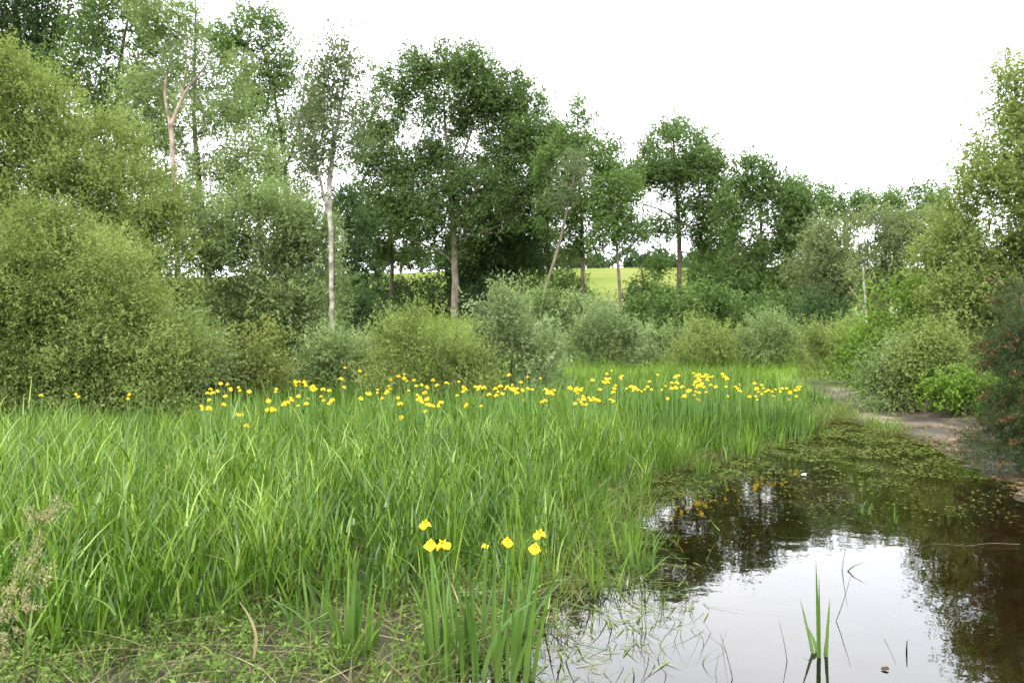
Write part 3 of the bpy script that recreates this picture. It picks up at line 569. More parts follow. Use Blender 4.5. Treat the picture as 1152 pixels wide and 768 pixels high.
# ------------------------------------------------------------------ gorse at the path's edge
g_root, gT, gO, gB = tree('gorse_bush', 'spiky dark gorse bush covered in brown spent flowers at the edge of the path', 'bush', 1150, 9.6,
     [(1150, 350, 22, 45), (1160, 430, 46, 60), (1140, 410, 24, 45), (1200, 380, 50, 80), (1148, 470, 26, 36), (1135, 375, 14, 30)], 'gorse', bark='twig', style='osier', trunk_w=.09, seed=140,
     l=.035, w=.006, cl=.17, sh=.28, dirw=(1.1, .35, .5), k=26, lai=3.0, nmax=170000, foliage='foliage', wood='stem')
def gorse_pods():
    rg = np.random.default_rng(3); n = len(gT); sel = rg.random(n) < .8; T = gT[sel]; O = gO[sel]; n = len(T); k = 60
    sd_ = unit(O + np.array([-.4, -.5, .0]) + rg.normal(size=(n, 3)) * .35)
    u = rg.uniform(0, 1, (n, k)); pos = T[:, None] + sd_[:, None] * (.05 + u * .24)[..., None] + rg.normal(size=(n, k, 3)) * .012
    pos = pos.reshape(-1, 3); dirs = np.repeat(sd_, k, 0); ld = unit(dirs + rg.normal(size=dirs.shape) * .8)
    ln = rg.uniform(.016, .034, len(pos)); V, F = kites(pos, ld, unit(rg.normal(size=ld.shape)), ln, ln * .6)
    o = mesh_obj('spent_flowers', V - gB, F, M['pod'], g_root, False, {'tint': .5 + np.repeat(rg.uniform(-.2, .2, n), k) + rg.uniform(-.25, .25, n * k)})
gorse_pods()

# ------------------------------------------------------------------ meadow grass
D_G = [4.3, 4.8, 6.9, 9.3, 12.2, 14.4, 18, 22, 30]
X_G = [-1.6, -.7, .55, 1.75, 3.6, 5.3, 7.0, 7.6, 8.0]
def scatter(d0, d1, rho, seed, xl=None, xr=None, power=1.0):
    """uniform points in the wedge seen by the camera between distances d0 and d1, rho per square metre"""
    rg = np.random.default_rng(seed); a = .70
    area = a * (d1 ** 2 - d0 ** 2); n = int(area * rho)
    y = np.sqrt(rg.uniform(d0 ** 2, d1 ** 2, n)); x = rg.uniform(-a, a, n) * y
    return x, y, rg

def meadow():
    sets = []; dead = []
    for (d0, d1, rho, segs, wmul) in ((4.1, 7, 620, 5, .85), (7, 10, 480, 4, .95), (10, 15, 380, 3, 1.1), (15, 24, 190, 3, 1.4)):
        x, y, rg = scatter(d0, d1, rho, int(d0 * 10))
        edge = np.interp(y, D_G, X_G) - x + (fbm(x, y, .8, 21) - .5) * 1.6
        fr = (4.4 + .25 * (fbm(x, y, .8, 5) - .5) * 2.5 - .4 * ss(-1.5, -2.3, x)) 
        keep = (rg.random(len(x)) < ss(-.35, .55, edge)) & (rg.random(len(x)) < ss(-.2, .2, y - fr)) & (rg.random(len(x)) < .15 + 1.3 * ss(.3, .7, fbm(x, y, 3.2, 31)))
        keep &= (x > -.66 * y - 1.0)
        x, y = x[keep], y[keep]; e = edge[keep]; n = len(x); z = H(x, y)
        big = fbm(x, y, .35, 8); small = fbm(x, y, 1.7, 12)
        h = (.34 + .22 * big + .28 * small + rg.normal(size=n) * .13) * (.55 + .45 * ss(-.2, 1.2, e)) * (1 - .22 * ss(15, 22, y))
        h = h * (1 - .38 * ss(10, 11.5, y) * ss(-.36, -.40, x / y)); h = np.clip(h, .12, .98); pos = np.stack([x, y, z - .02], -1)
        wind = .5 + (small - .5) * 4
        az = np.where(rg.random(n) < .25, wind + rg.normal(size=n) * .8, rg.uniform(0, 6.28, n)); face = rg.uniform(0, 6.28, n)
        lean = np.abs(rg.normal(size=n)) * .24; curl = np.where(rg.random(n) < .3, rg.gamma(1.2, .3, n), rg.uniform(0, .12, n)); w = rg.uniform(.007, .025, n) * wmul
        kink = np.where(rg.random(n) < .11, rg.uniform(.4, .85, n), 2.0)
        V, F, al = blades(pos, h, w, lean, curl, az, face, segs, 1.6, kink)
        tint = np.clip(.42 + (big - .5) * .5 + (small - .5) * .4 + rg.normal(size=n) * .28, 0, 1)
        dd = rg.random(n) < .035
        sets.append((V, F, al, tint, segs))
        if d0 < 10:
            m2 = int(n * (1.1 if d0 < 6 else .7)); q2 = rg.integers(0, n, m2); bp = pos[q2].copy(); bp[:, 2] += h[q2] * rg.uniform(.25, .85, m2); a2 = rg.uniform(0, 6.28, m2)
            V, F, al = blades(bp, rg.uniform(.11, .27, m2) * (.5 + h[q2]), rg.uniform(.007, .019, m2), rg.uniform(.15, .75, m2), rg.uniform(0, .5, m2), a2, a2 + 1.57 + rg.normal(size=m2) * .5, 4, 1.5)
            sets.append((V, F, np.clip(al + .4, 0, 1), np.clip(tint[q2] + rg.normal(size=m2) * .2, 0, 1), 4))
        m_ = int(n * .035); q_ = rg.integers(0, n, m_)
        V, F, al = blades(pos[q_], h[q_] * rg.uniform(.6, 1.05, m_), w[q_] * .6, rg.uniform(.1, .8, m_), rg.gamma(1.2, .5, m_), rg.uniform(0, 6.28, m_), rg.uniform(0, 6.28, m_), segs, 1.6, np.where(rg.random(m_) < .4, rg.uniform(.35, .8, m_), 2.))
        dead.append((V, F, al, rg.uniform(.2, 1, m_), segs))
    tag(blade_obj('withered_grass', M['straw'], dead), 'scattered withered pale blades among the green marsh grass', 'grass', kind='stuff')
    tag(blade_obj('meadow_grass', M['grass'], sets), 'lush knee-high green grass filling the marsh', 'grass', kind='stuff')
meadow()

def tufts():
    rg = np.random.default_rng(909); px_, py_, n_, hh_ = [], [], [], []
    for _ in range(2600):
        y = math.sqrt(rg.uniform(4.6 ** 2, 15.5 ** 2)); x = rg.uniform(-.1, .55) * y
        s_ = float(pond_s(x, y)); lim = 1.0 if y > 5.3 else .5
        if x > np.interp(y, D_W, X_W) + 1.9 or x > np.interp(y, D_R, X_R) - 1.2 or s_ > lim or s_ < -.9: continue
        if rg.random() > (1 - max(s_, 0) / lim) ** 1.3 * .42: continue
        px_.append(x); py_.append(y); n_.append(int(rg.integers(9, 34))); hh_.append(rg.uniform(.22, .62) * (1 - .35 * max(s_, 0) / lim))
    idx = np.repeat(np.arange(len(px_)), n_); n = len(idx); r = np.abs(rg.normal(size=n)) * .075; th = rg.uniform(0, 6.28, n)
    x = np.array(px_)[idx] + r * np.cos(th); y = np.array(py_)[idx] + r * np.sin(th); z = np.maximum(H(x, y), -.06)
    h = np.array(hh_)[idx] * rg.uniform(.5, 1.1, n)
    V, F, al = blades(np.stack([x, y, z], -1), h, rg.uniform(.005, .014, n) * (1 + .4 * ss(8, 13, y)), r * 2.2, np.where(rg.random(n) < .25, rg.gamma(1.2, .4, n), .05), th, rg.uniform(0, 6.28, n), 4, 1.7)
    tag(blade_obj('shallows_grass', M['grass'], [(V, F, al, np.clip(rg.normal(.5, .25, n), 0, 1), 4)]), 'loose tufts of green grass standing in the shallow margin of the pond', 'grass', kind='stuff')
tufts()

def margin():
    x, y, rg = scatter(3.9, 11, 330, 616); s_ = pond_s(x, y); pn = fbm(x, y, 1.8, 44)
    keep = (s_ > -.6) & (s_ < 1.35) & (x < np.interp(y, D_W, X_W) + 1.9) & (rg.random(len(x)) < ss(.38, .66, pn) * ss(1.4, .1, s_) * .8)
    x, y = x[keep], y[keep]; n = len(x)
    V, F, al = blades(np.stack([x, y, np.full(n, -.02)], -1), rg.uniform(.05, .22, n), rg.uniform(.003, .008, n), np.abs(rg.normal(size=n)) * .5, rg.uniform(0, .9, n), rg.uniform(0, 6.28, n), rg.uniform(0, 6.28, n), 4, 1.6)
    x2, y2, rg = scatter(3.9, 12, 260, 617); s2 = pond_s(x2, y2); k2 = (s2 > -.4) & (s2 < 1.6) & (x2 < np.interp(y2, D_W, X_W) + 2.2) & (rg.random(len(x2)) < ss(.4, .68, fbm(x2, y2, 1.4, 46)) * ss(1.7, .1, s2)); x2, y2 = x2[k2], y2[k2]; m = len(x2)
    az = rg.uniform(0, 6.28, m); V2, F2, al2 = blades(np.stack([x2, y2, np.full(m, .004)], -1), rg.uniform(.06, .24, m), rg.uniform(.003, .009, m), rg.uniform(.8, 1.1, m), rg.uniform(0, .4, m), az, az + 1.57, 3, 2.2)
    V2 = V2.copy(); V2[:, 2] = .003 + (V2[:, 2] - .004) * .05
    tag(blade_obj('shoreline_undergrowth', M['sedge'], [(V, F, al, np.clip(rg.normal(.45, .2, n), 0, 1), 4), (V2, F2, np.clip(al2 + .4, 0, 1), rg.uniform(.2, 1, m), 3)]), 'thin shoots and floating stems breaking the surface at the grassy margin of the pond', 'undergrowth', kind='stuff')
    # fallen leaves and dark litter on the right-hand bank
    x, y, rg = scatter(7.5, 14, 420, 618); off = x - np.interp(y, D_R, X_R)
    keep = (off > -.1) & (off < 2.2) & (rg.random(len(x)) < ss(.3, .6, fbm(x, y, 1.2, 48))); x, y = x[keep], y[keep]; n = len(x); az = rg.uniform(0, 6.28, n)
    ln = rg.uniform(.03, .08, n); V, F = kites(np.stack([x, y, H(x, y) + rg.uniform(.003, .03, n)], -1), unit(np.stack([np.cos(az), np.sin(az), rg.normal(size=n) * .2], -1)), unit(rg.normal(size=(n, 3)) * .3 + [0, 0, 1]), ln, ln * .5)
    tag(mesh_obj('leaf_litter', V, F, M['brown_leaf'], None, False, {'tint': rg.uniform(0, 1, n)}), 'brown fallen leaves on the muddy bank under the gorse', 'litter', kind='stuff')
margin()

def straw():
    x, y, rg = scatter(3.2, 11, 75, 77)
    e = np.interp(y, D_W, X_W) - x
    keep = (e > -.25 - .35 * fbm(x, y, 1, 4)) & (x > -.68 * y) & (rg.random(len(x)) < np.where((y < 5.3) | (e < 1.2), 1, .25))
    x, y = x[keep], y[keep]; n = len(x); z = np.maximum(H(x, y), 0) + rg.uniform(0, .10, n)
    h = rg.uniform(.12, .42, n); az = rg.uniform(0, 6.28, n)
    V, F, al = blades(np.stack([x, y, z], -1), h, rg.uniform(.003, .009, n), rg.uniform(.7, 1.3, n), rg.uniform(0, .5, n), az, az + 1.57, 3, 2.5)
    # lie the stalks down
    V = V.reshape(n, 4, 2, 3); V[..., 2] = z[:, None, None] + (V[..., 2] - z[:, None, None]) * rg.uniform(-.02, .4, n)[:, None, None]; V = V.reshape(-1, 3)
    tag(blade_obj('straw_litter', M['straw'], [(V, F, al, rg.uniform(.1, 1, n) ** 1.3, 3)]), 'pale dead grass stalks lying matted on wet mud', 'litter', kind='stuff')
straw()

def sedge():
    """short mixed growth along the water's edge and on the near mud"""
    sets = []
    for (d0, d1, rho, hm) in ((3.2, 5.4, 700, 1.0), (5.4, 9, 620, 1.15), (9, 17.5, 330, 1.5)):
        x, y, rg = scatter(d0, d1, rho, int(d0 * 31))
        s = pond_s(x, y); edge = np.interp(y, D_G, X_G) - x
        pn = fbm(x, y, 1.5, 41)
        near_m = (x < np.interp(y, [4, 4.5, 5.65, 7, 8.3, 9], [-.1, .2, .8, 1.1, 1.3, 1.3])) & (y < 9)
        shore = (edge < .7) & ((x < np.interp(y, D_W, X_W) + 1.6) | (y > 13)) & (s < .3 + .9 * (pn - .45) + .45 * ss(4.9, 5.6, y) * ss(10, 8, y)) & (x < np.interp(y, D_R, X_R))
        front = (y < 5.2) & (s < 0)
        prob = np.where(near_m & ~front, .30 + .5 * ss(.3, .55, pn), 0) + np.where(front, .55 + .3 * (pn > .5), np.where(shore, ss(.25, .55, pn), 0))
        keep = rg.random(len(x)) < prob
        x, y, s = x[keep], y[keep], s[keep]; n = len(x); z = np.maximum(H(x, y), -.05)
        h = np.where(y < 5.2, rg.uniform(.05, .24, n), rg.uniform(.07, .30, n)) * hm
        az = rg.uniform(0, 6.28, n)
        V, F, al = blades(np.stack([x, y, z - .01], -1), h, rg.uniform(.004, .010, n) * (1 + (y > 9) * .6), rg.uniform(0, .8, n), rg.gamma(1.5, .35, n), az, rg.uniform(0, 6.28, n), 3, 1.6)
        sets.append((V, F, al, np.clip(rg.normal(.5, .22, n), 0, 1), 3))
    tag(blade_obj('sedge_undergrowth', M['sedge'], sets), 'short tangled olive sedge at the edge of the water', 'undergrowth', kind='stuff')
    # small broad-leaved marsh plants on the mud
    x, y, rg = scatter(3.2, 6.2, 330, 97); s = pond_s(x, y); edge = np.interp(y, D_G, X_G) - x
    keep = (s < .1) & ((y < 5.1) | (edge < .3)) & (rg.random(len(x)) < ss(.32, .6, fbm(x, y, 2.2, 51)))
    x, y = x[keep], y[keep]; n = len(x); k = 11; z = np.maximum(H(x, y), 0)
    c = np.stack([x, y, z], -1); hh = rg.uniform(.03, .14, n)
    u = rg.uniform(0, 1, (n, k)); pos = c[:, None] + np.array([0, 0, 1.]) * (hh[:, None] * u)[..., None] + rg.normal(size=(n, k, 3)) * .014
    ld = unit(rg.normal(size=(n, k, 3)) * [1, 1, .5] + [0, 0, .35]); ln = rg.uniform(.015, .045, n * k)
    V, F = kites(pos.reshape(-1, 3), ld.reshape(-1, 3), unit(rg.normal(size=(n * k, 3)) * .5 + [0, 0, 1]), ln, ln * .42)
    tag(mesh_obj('marsh_herb_undergrowth', V, F, M['herb'], None, False, {'tint': rg.uniform(.1, .95, n * k)}), 'small bright green leafy plants creeping over the near mud', 'undergrowth', kind='stuff')
sedge()

def weed():
    """floating and just-awash weed over the shallow end and round the margins"""
    x, y, rg = scatter(3.4, 17, 1500, 55)
    s = pond_s(x, y); pn = fbm(x, y, .9, 61); p2 = fbm(x, y, 3.2, 62)
    shallow = ss(8.0, 11, y + (pn - .5) * 5) * .62
    margin = ss(.8, .05, s + (pn - .5) * .8) * .6 * (x < 3.6)
    mid = ss(6.3, 8.5, y + (pn - .5) * 3) * .22
    prob = np.maximum(np.maximum(shallow, margin), mid) * ss(.34, .56, p2)
    keep = (rg.random(len(x)) < prob) & (s > -.25) & (x > -.5) & (x < 7.0)
    x, y = x[keep], y[keep]; n = len(x)
    far = 1 + ss(8, 14, y) * .7
    z = rg.uniform(.002, .02, n) + (rg.random(n) < .12) * rg.uniform(0, .06, n)
    az = rg.uniform(0, 6.28, n); ld = unit(np.stack([np.cos(az), np.sin(az), rg.uniform(-.02, .25, n)], -1)); nn = unit(np.stack([rg.normal(size=n) * .15, rg.normal(size=n) * .15, np.ones(n)], -1))
    ln = rg.uniform(.012, .045, n) * (1 + ss(6.5, 12, y) * 1.0); V, F = kites(np.stack([x, y, z], -1), ld, nn, ln, ln * rg.uniform(.2, .5, n), cup=.05)
    tag(mesh_obj('pond_weed', V, F, M['weed'], None, False, {'tint': np.clip(rg.normal(.5, .2, n), 0, 1)}), 'mats of olive green weed floating in the shallow end of the pond', 'pond weed', kind='stuff')
weed()

def verge():
    sets = []
    for (d0, d1, rho, hh, wd) in ((12.5, 22, 170, .24, .012), (21, 34, 85, .42, .022), (34, 48, 30, .5, .04)):
        x, y, rg = scatter(d0, d1, rho, int(d0 * 13) + 5)
        pd = np.abs(x - np.interp(y, D_P, X_P)) + (fbm(x, y, 1.4, 7) - .5) * 1.3
        if d0 < 20: keep = (x > np.interp(y, D_R, X_R) + .1) & (pond_s(x, y) < -.1) & (rg.random(len(x)) < ss(.65, 1.5, pd))
        else: keep = (pd > .9) | (y > 23.5)
        keep &= rg.random(len(x)) < .3 + fbm(x, y, .8, 71)
        x, y = x[keep], y[keep]; n = len(x); az = rg.uniform(0, 6.28, n)
        V, F, al = blades(np.stack([x, y, H(x, y) - .02], -1), hh * rg.uniform(.5, 1.25, n) * (.6 + .8 * fbm(x, y, .5, 72)), wd * rg.uniform(.6, 1.2, n), rg.uniform(0, .45, n), rg.gamma(1.3, .3, n), az, rg.uniform(0, 6.28, n), 3, 1.6)
        sets.append((V, F, al, np.clip(.5 + (fbm(x, y, .3, 73) - .5) * .8 + rg.normal(size=n) * .15, 0, 1), 3))
    # near right bank
    x, y, rg = scatter(6.5, 13, 260, 505); pd = np.abs(x - np.interp(y, D_P, X_P)) + (fbm(x, y, 1.4, 7) - .5) * 1.3
    keep = (x > np.interp(y, D_R, X_R) + .15 + .5 * ss(13, 10, y)) & (rg.random(len(x)) < .03 + .6 * ss(.4, 1.0, pd)) ; x, y = x[keep], y[keep]; n = len(x)
    V, F, al = blades(np.stack([x, y, H(x, y) - .01], -1), rg.uniform(.05, .2, n), rg.uniform(.004, .01, n), rg.uniform(0, .8, n), rg.gamma(1.3, .4, n), rg.uniform(0, 6.28, n), rg.uniform(0, 6.28, n), 3, 1.6)
    sets.append((V, F, al, rg.uniform(.2, .8, n), 3))
    tag(blade_obj('verge_grass', M['grass_far'], sets), 'short bright green grass beyond the irises and beside the path', 'grass', kind='stuff')
    # reeds with beige plumes
    x, y, rg = scatter(27, 33, 60, 808); px = CX + x / y * FPX
    keep = ((px > 560) & (px < 960) | (px > 330) & (px < 420)) & (rg.random(len(x)) < ss(.35, .6, fbm(x, y, .5, 81))) & (y > 27); x, y = x[keep], y[keep]; n = len(x)
    h = rg.uniform(.35, .7, n); az = rg.uniform(0, 6.28, n); pos = np.stack([x, y, H(x, y)], -1)
    V, F, al = blades(pos, h, rg.uniform(.015, .03, n), rg.uniform(0, .2, n), rg.gamma(1.3, .15, n), az, rg.uniform(0, 6.28, n), 3, 1.6)
    o = tag(blade_obj('reed_grass', M['reed'], [(V, F, al, rg.uniform(.1, .9, n), 3)]), 'tall pale reed grass with beige heads in front of the far bushes', 'grass', kind='stuff')
    m = n // 9; pt = pos[:m] + np.stack([0 * h[:m], 0 * h[:m], h[:m] * .93], -1); k = 9
    pp = (pt[:, None] + rg.normal(size=(m, k, 3)) * [.025, .025, .09]).reshape(-1, 3); ln = rg.uniform(.05, .1, m * k)
    V, F = kites(pp, unit(rg.normal(size=(m * k, 3)) + [0, 0, 1.2]), unit(rg.normal(size=(m * k, 3))), ln, ln * .45)
    mesh_obj('plumes', V, F, M['plume'], o, False, {'tint': rg.uniform(0, 1, m * k)})
verge()

# ------------------------------------------------------------------ irises
def petal(L, Wd, droop, az, rise=0.3, twist=0, nu=7, nv=5):
    u = np.linspace(0, 1, nu)[:, None]; v = np.linspace(-1, 1, nv)[None]
    r = L * (u - droop * .28 * u ** 3); z = L * (rise * u - droop * u ** 2.2)
    wv = Wd * np.sin(np.pi * np.clip(u * .86 + .10, 0, 1)) ** .8 * v
    zz = z + 0 * v - .25 * np.abs(v) ** 2 * Wd * np.sin(np.pi * u) + .06 * Wd * np.sin(v * 5 + u * 6)
    X = r + 0 * v
    x = X * math.cos(az) - wv * math.sin(az); y = X * math.sin(az) + wv * math.cos(az)
    V = np.stack([x, y, zz], -1).reshape(-1, 3)
    i = (np.arange(nu - 1) * nv)[:, None] + np.arange(nv - 1)[None]; F = np.stack([i, i + 1, i + nv + 1, i + nv], -1).reshape(-1, 4)
    return V, F
def flower_mesh(far=False):
    a = Acc(); q = dict(nu=4, nv=3) if far else {}
    for k in range(3):
        a.add(*petal(.047, .029, 1.0, k * 2.094 + .2, .42, **q))          # falls
        a.add(*petal(.026, .015, .55, k * 2.094 + .25, .7, **q))         # style arms
        V, F = petal(.018, .008, -.1, k * 2.094 + 1.25, 1.0, **q); a.add(V, F)   # standards
    V, F = tube([(0, 0, -.03), (0, 0, -.01), (0, 0, .012)], [.005, .008, .009], 6); a.add(V, F)
    return a.get()
FV, FF = flower_mesh(); FVf, FFf = flower_mesh(True)
def new_flower(parent, loc, sc=1.0, rz=0., tilt=0., data=[None]):
    if data[0] is None:
        o = mesh_obj('flower', FV, FF, M['petal'], parent, True); data[0] = o.data
    else:
        o = bpy.data.objects.new('flower', data[0]); S.collection.objects.link(o); o.parent = parent
    o.location = loc; o.scale = (sc, sc, sc); o.rotation_euler = (tilt, tilt * .5, rz)
    return o

def sword(n, rg, spread, hlo, hhi, w=.019, fan=.10, ey=None):
    """iris leaves in local coordinates round the origin"""
    ey = spread if ey is None else ey
    x = rg.uniform(-1, 1, n) * spread; y = rg.uniform(-1, 1, n) * ey
    h = rg.uniform(hlo, hhi, n); az = np.arctan2(y, x) + rg.normal(size=n) * .7; face = rg.uniform(-1.0, 1.0, n)
    lean = np.abs(rg.normal(size=n)) * fan; curl = np.where(rg.random(n) < .28, rg.uniform(.1, .6, n), rg.uniform(0, .08, n))
    kink = np.where(rg.random(n) < .05, rg.uniform(.5, .8, n), 2.)
    V, F, al = blades(np.stack([x, y, np.full(n, -.05)], -1), h + .05, w * rg.uniform(.7, 1.25, n), lean, curl, az, face, 6, 3.2, kink)
    return V, F, al, np.clip(rg.normal(.5, .22, n), 0, 1), 6

def iris_clump(label, px, py_base, py_top, n, spread_px, flowers=(), d=None, w=.019, group=None, fan=.08, ey=None):
    d = d or FPX * CZ / (py_base - HY)
    x = (px - CX) / FPX * d; z = max(float(H(x, d)), -.12); z = min(z, 0.04)
    root = empty('iris_clump', (x, d, z)); tag(root, label, 'iris', group)
    rg = np.random.default_rng(int(px * 3 + py_base)); ht = (py_base - py_top) / FPX * d
    blade_obj('leaves', M['iris'], [sword(int(n * 1.3), rg, spread_px / FPX * d, ht * .40, ht * 1.04, w, fan * 1.3, ey)], root)
    for (fx, fy, dy, sc, rz) in flowers:
        t = P(fx, fy, d + dy) - np.array([x, d, z]); b = np.array([t[0] * .6, t[1] * .8, -.02])
        q = smooth_line([(*b, .0045), (*(b * .4 + t * .6 + [.01, 0, 0]), .004), (*t, .003)], .08)
        V, F = tube(q[:, :3], q[:, 3], 6); st = mesh_obj('flower_stalk', V, F, M['stalk'], root, True)
        new_flower(st, t, sc, rz, rg.uniform(-.25, .25))
    return root

iris_clump('tall iris clump at the near edge of the water with a few yellow blooms', 540, 752, 600, 46, 58, w=.023, ey=.22, fan=.07,
           flowers=[(484, 612, -.12, 1.0, .3), (498, 612, -.05, 1.05, 1.2), (478, 589, .35, .95, 2.0), (571, 609, .1, .9, .5), (607, 600, .15, .95, 1.7), (602, 616, .05, .95, .1), (545, 614, .45, .6, 1.0)])
iris_clump('leafy iris clump without flowers next to the blooming clump by the water', 392, 745, 640, 24, 26, w=.022, ey=.12)
iris_clump('flowerless bluish-green iris tuft at the grass edge, beside the near litter', 345, 722, 640, 12, 16, w=.02, ey=.1)
iris_clump('single iris shoot with four leaves standing alone in the reflected sky', 926, 742, 608, 5, 5, w=.02, fan=.10)
iris_clump('one short broad iris blade sticking out of the water at the bottom edge', 851, 790, 716, 2, 2, w=.022, fan=.03)
iris_clump('small upright iris tuft at the edge of the weed near the open water', 722, 640, 568, 14, 11, w=.02)
iris_clump('thick blue-green iris stand behind the flowering clump, where grass meets water', 600, 596, 510, 50, 30, w=.02, d=7.4, ey=.3)
iris_clump('short iris stand in a row just past the thick blue-green stand', 655, 586, 520, 26, 24, w=.02, d=7.9, ey=.2)
iris_clump('little iris tuft in weedy shallows, the one nearer the grass', 971, 578, 540, 7, 5, w=.018)
iris_clump('little iris tuft in weedy shallows, the one nearer the path', 1006, 588, 548, 6, 5, w=.016)
iris_clump('pair of thin iris blades just above the sky reflection', 938, 640, 572, 3, 8, w=.014)
G3 = 'blue-green iris leaf stands along the flower band'
for lab, px, pb, pt, n, sp in (
    ('wide blue-green iris stand under the dark skirt of the willow bush', 62, 500, 448, 60, 34), ('iris stand under the rounded willow bush, beside the widest one', 140, 500, 450, 44, 24),
    ('dark iris stand among the thickest flowers below the round-topped oak', 742, 482, 440, 60, 20), ('iris stand at the end of the flower band by the muddy path', 872, 490, 440, 90, 30),
    ('iris stand in front of the grey-green bush near the birch', 405, 470, 420, 60, 22), ('iris stand below the silver-topped willow', 275, 492, 438, 50, 30), ('iris leaf stand in the middle of the flowers under the silver-tipped bush', 590, 480, 436, 60, 40),
    ('iris leaf stand below the dome-shaped yellow-green bush', 470, 480, 436, 60, 36), ('iris stand between the dark one and the path-end one', 800, 485, 432, 70, 28), ('iris stand halfway along the flowers, under the small rounded bush', 668, 482, 436, 70, 36)):
    iris_clump(lab, px, pb, pt, n, sp, w=.024, group=G3, ey=.5)

A3 = [(140,142),(148,158),(170,150),(185,118),(228,140),(262,135),(265,148),(308,152),(205,172),(134,188),(100,215),(105,222),(130,222),(135,228),(197,208),(275,253),(298,300),(385,232),(412,234),(400,228),(390,192),(458,200),(462,212),(455,208),(490,190),(470,200),(508,112),(508,125),(525,110),(552,120),(550,128),(572,135),(580,145),(592,142),(585,150),(628,142),(655,148),(520,172),(520,214),(562,184),(555,204),(618,174),(660,195),(656,205),(668,188),(705,97),(722,50),(785,64),(716,134),(424,142),(422,155),(790,182),(815,160),(828,162),(862,145),(862,158),(882,182),(912,130),(915,142),(905,152),(920,102),(960,204),(965,262),(978,78),(978,95),(990,108),(1030,128),(1053,124),(1077,133),(1068,158),(1034,168),(1045,178),(1050,190),(1055,200),(1075,186),(1038,185),(1082,208),(1100,214),(1125,211),(1128,218),(1070,238),(1120,125),(952,180)]
A4 = [(5,78),(42,75),(55,90),(55,104),(60,95),(92,90),(100,98),(104,90),(36,116),(62,148),(64,142),(108,147),(131,112),(150,95),(152,115),(158,105),(165,88),(170,110),(178,98),(185,90),(190,55),(196,95),(200,85),(205,100),(212,108),(215,95),(230,100),(232,130),(245,62),(245,95),(258,98),(283,65),(298,98),(302,108),(298,130),(312,105),(322,100),(318,110),(370,92),(375,98),(385,102),(390,95),(392,110),(400,100),(405,95),(395,128),(402,135),(408,118),(412,128),(418,142),(425,122),(430,130),(438,122),(445,128),(452,132),(408,142),(436,70),(457,98),(466,75),(478,52),(476,66),(480,76),(472,78),(495,108),(500,95),(498,105),(518,62),(523,58),(520,68),(490,128),(497,132),(550,90),(556,102),(562,95),(570,100),(580,104),(590,98),(605,75),(600,90),(610,98),(628,55),(640,100),(652,88),(657,125),(670,95),(680,62),(690,57),(685,78),(682,92),(700,90),(705,118),(710,120),(720,100),(735,50),(742,58),(748,65),(740,75),(752,70),(735,85),(745,90),(758,80),(765,60),(770,55),(775,70),(780,62),(790,60),(768,95),(772,106),(740,105),(735,115),(748,128),(755,85),(785,85),(800,90),(818,52),(825,60),(833,68),(830,90),(835,118),(858,90),(865,95),(870,102),(915,80),(920,95),(925,105),(918,118),(922,128),(935,112),(940,95),(935,85),(955,100),(965,105),(970,118),(975,98),(990,105),(995,95),(1010,95),(1018,105),(1015,128),(1020,110),(1035,100),(1040,92),(1045,98),(1048,90),(1036,118)]
FL = [(200 + a / 3.84, 400 + b / 3.84) for a, b in A3] + [(500 + a / 2.618, 400 + b / 2.618) for a, b in A4] + [(46, 444), (85, 443), (145, 443), (143, 448), (88, 446)]
def far_irises():
    rg = np.random.default_rng(77); kinds = []
    for a, b in list(FL):
        if a > 180 and rg.random() < .30 and len(FL) < 295: FL.append((a + rg.normal() * 7, b + rg.normal() * 3.5))
    for v in range(6):
        Vl = sword(6, rg, .08, .45, .84, .02, .12); kinds.append(Vl)
    leafd = [None] * 6; stalkd = [None]
    for i, (px, py) in enumerate(FL):
        hz = rg.uniform(.84, .98); d = min(max(FPX * (CZ - hz) / (py - HY), np.interp(px, [200, 500, 700, 820, 900], [9.5, 10, 11, 12.3, 13.6]) + rg.uniform(-.3, .6)), rg.uniform(15.5, 18.5)); hz = CZ - (py - HY) / FPX * d
        x = (px - CX) / FPX * d; z = float(H(x, d)); v = int(rg.integers(6))
        nm_left = px < 160
        root = empty('yellow_iris', (x, d, z))
        tag(root, 'yellow iris flowering singly under the skirt of the rounded willow bush' if nm_left else 'yellow iris in flower in the long band across the green marsh', 'iris',
            'yellow irises under the willow bush' if nm_left else 'yellow irises in the flower band')
        if leafd[v] is None:
            o = blade_obj('leaves', M['iris'], [kinds[v]], root); leafd[v] = o.data
        else:
            o = bpy.data.objects.new('leaves', leafd[v]); S.collection.objects.link(o); o.parent = root
        o.rotation_euler = (0, 0, rg.uniform(0, 6.28)); s = hz - z; o.scale = (1, 1, min(1.05, s / .95))
        if stalkd[0] is None:
            V, F = tube([(0, 0, -.03), (.012, 0, .5), (0, 0, 1)], [.006, .005, .004], 5); so_ = mesh_obj('flower_stalk', V, F, M['stalk'], root, True); stalkd[0] = so_.data
        else:
            so_ = bpy.data.objects.new('flower_stalk', stalkd[0]); S.collection.objects.link(so_); so_.parent = root
        so_.scale = (1, 1, s)
        f = new_flower(root, (0, 0, s), rg.uniform(.5, 1.0) * (1 + .15 * ss(11, 16, d)), rg.uniform(0, 6.28), rg.uniform(-.35, .35))
far_irises()

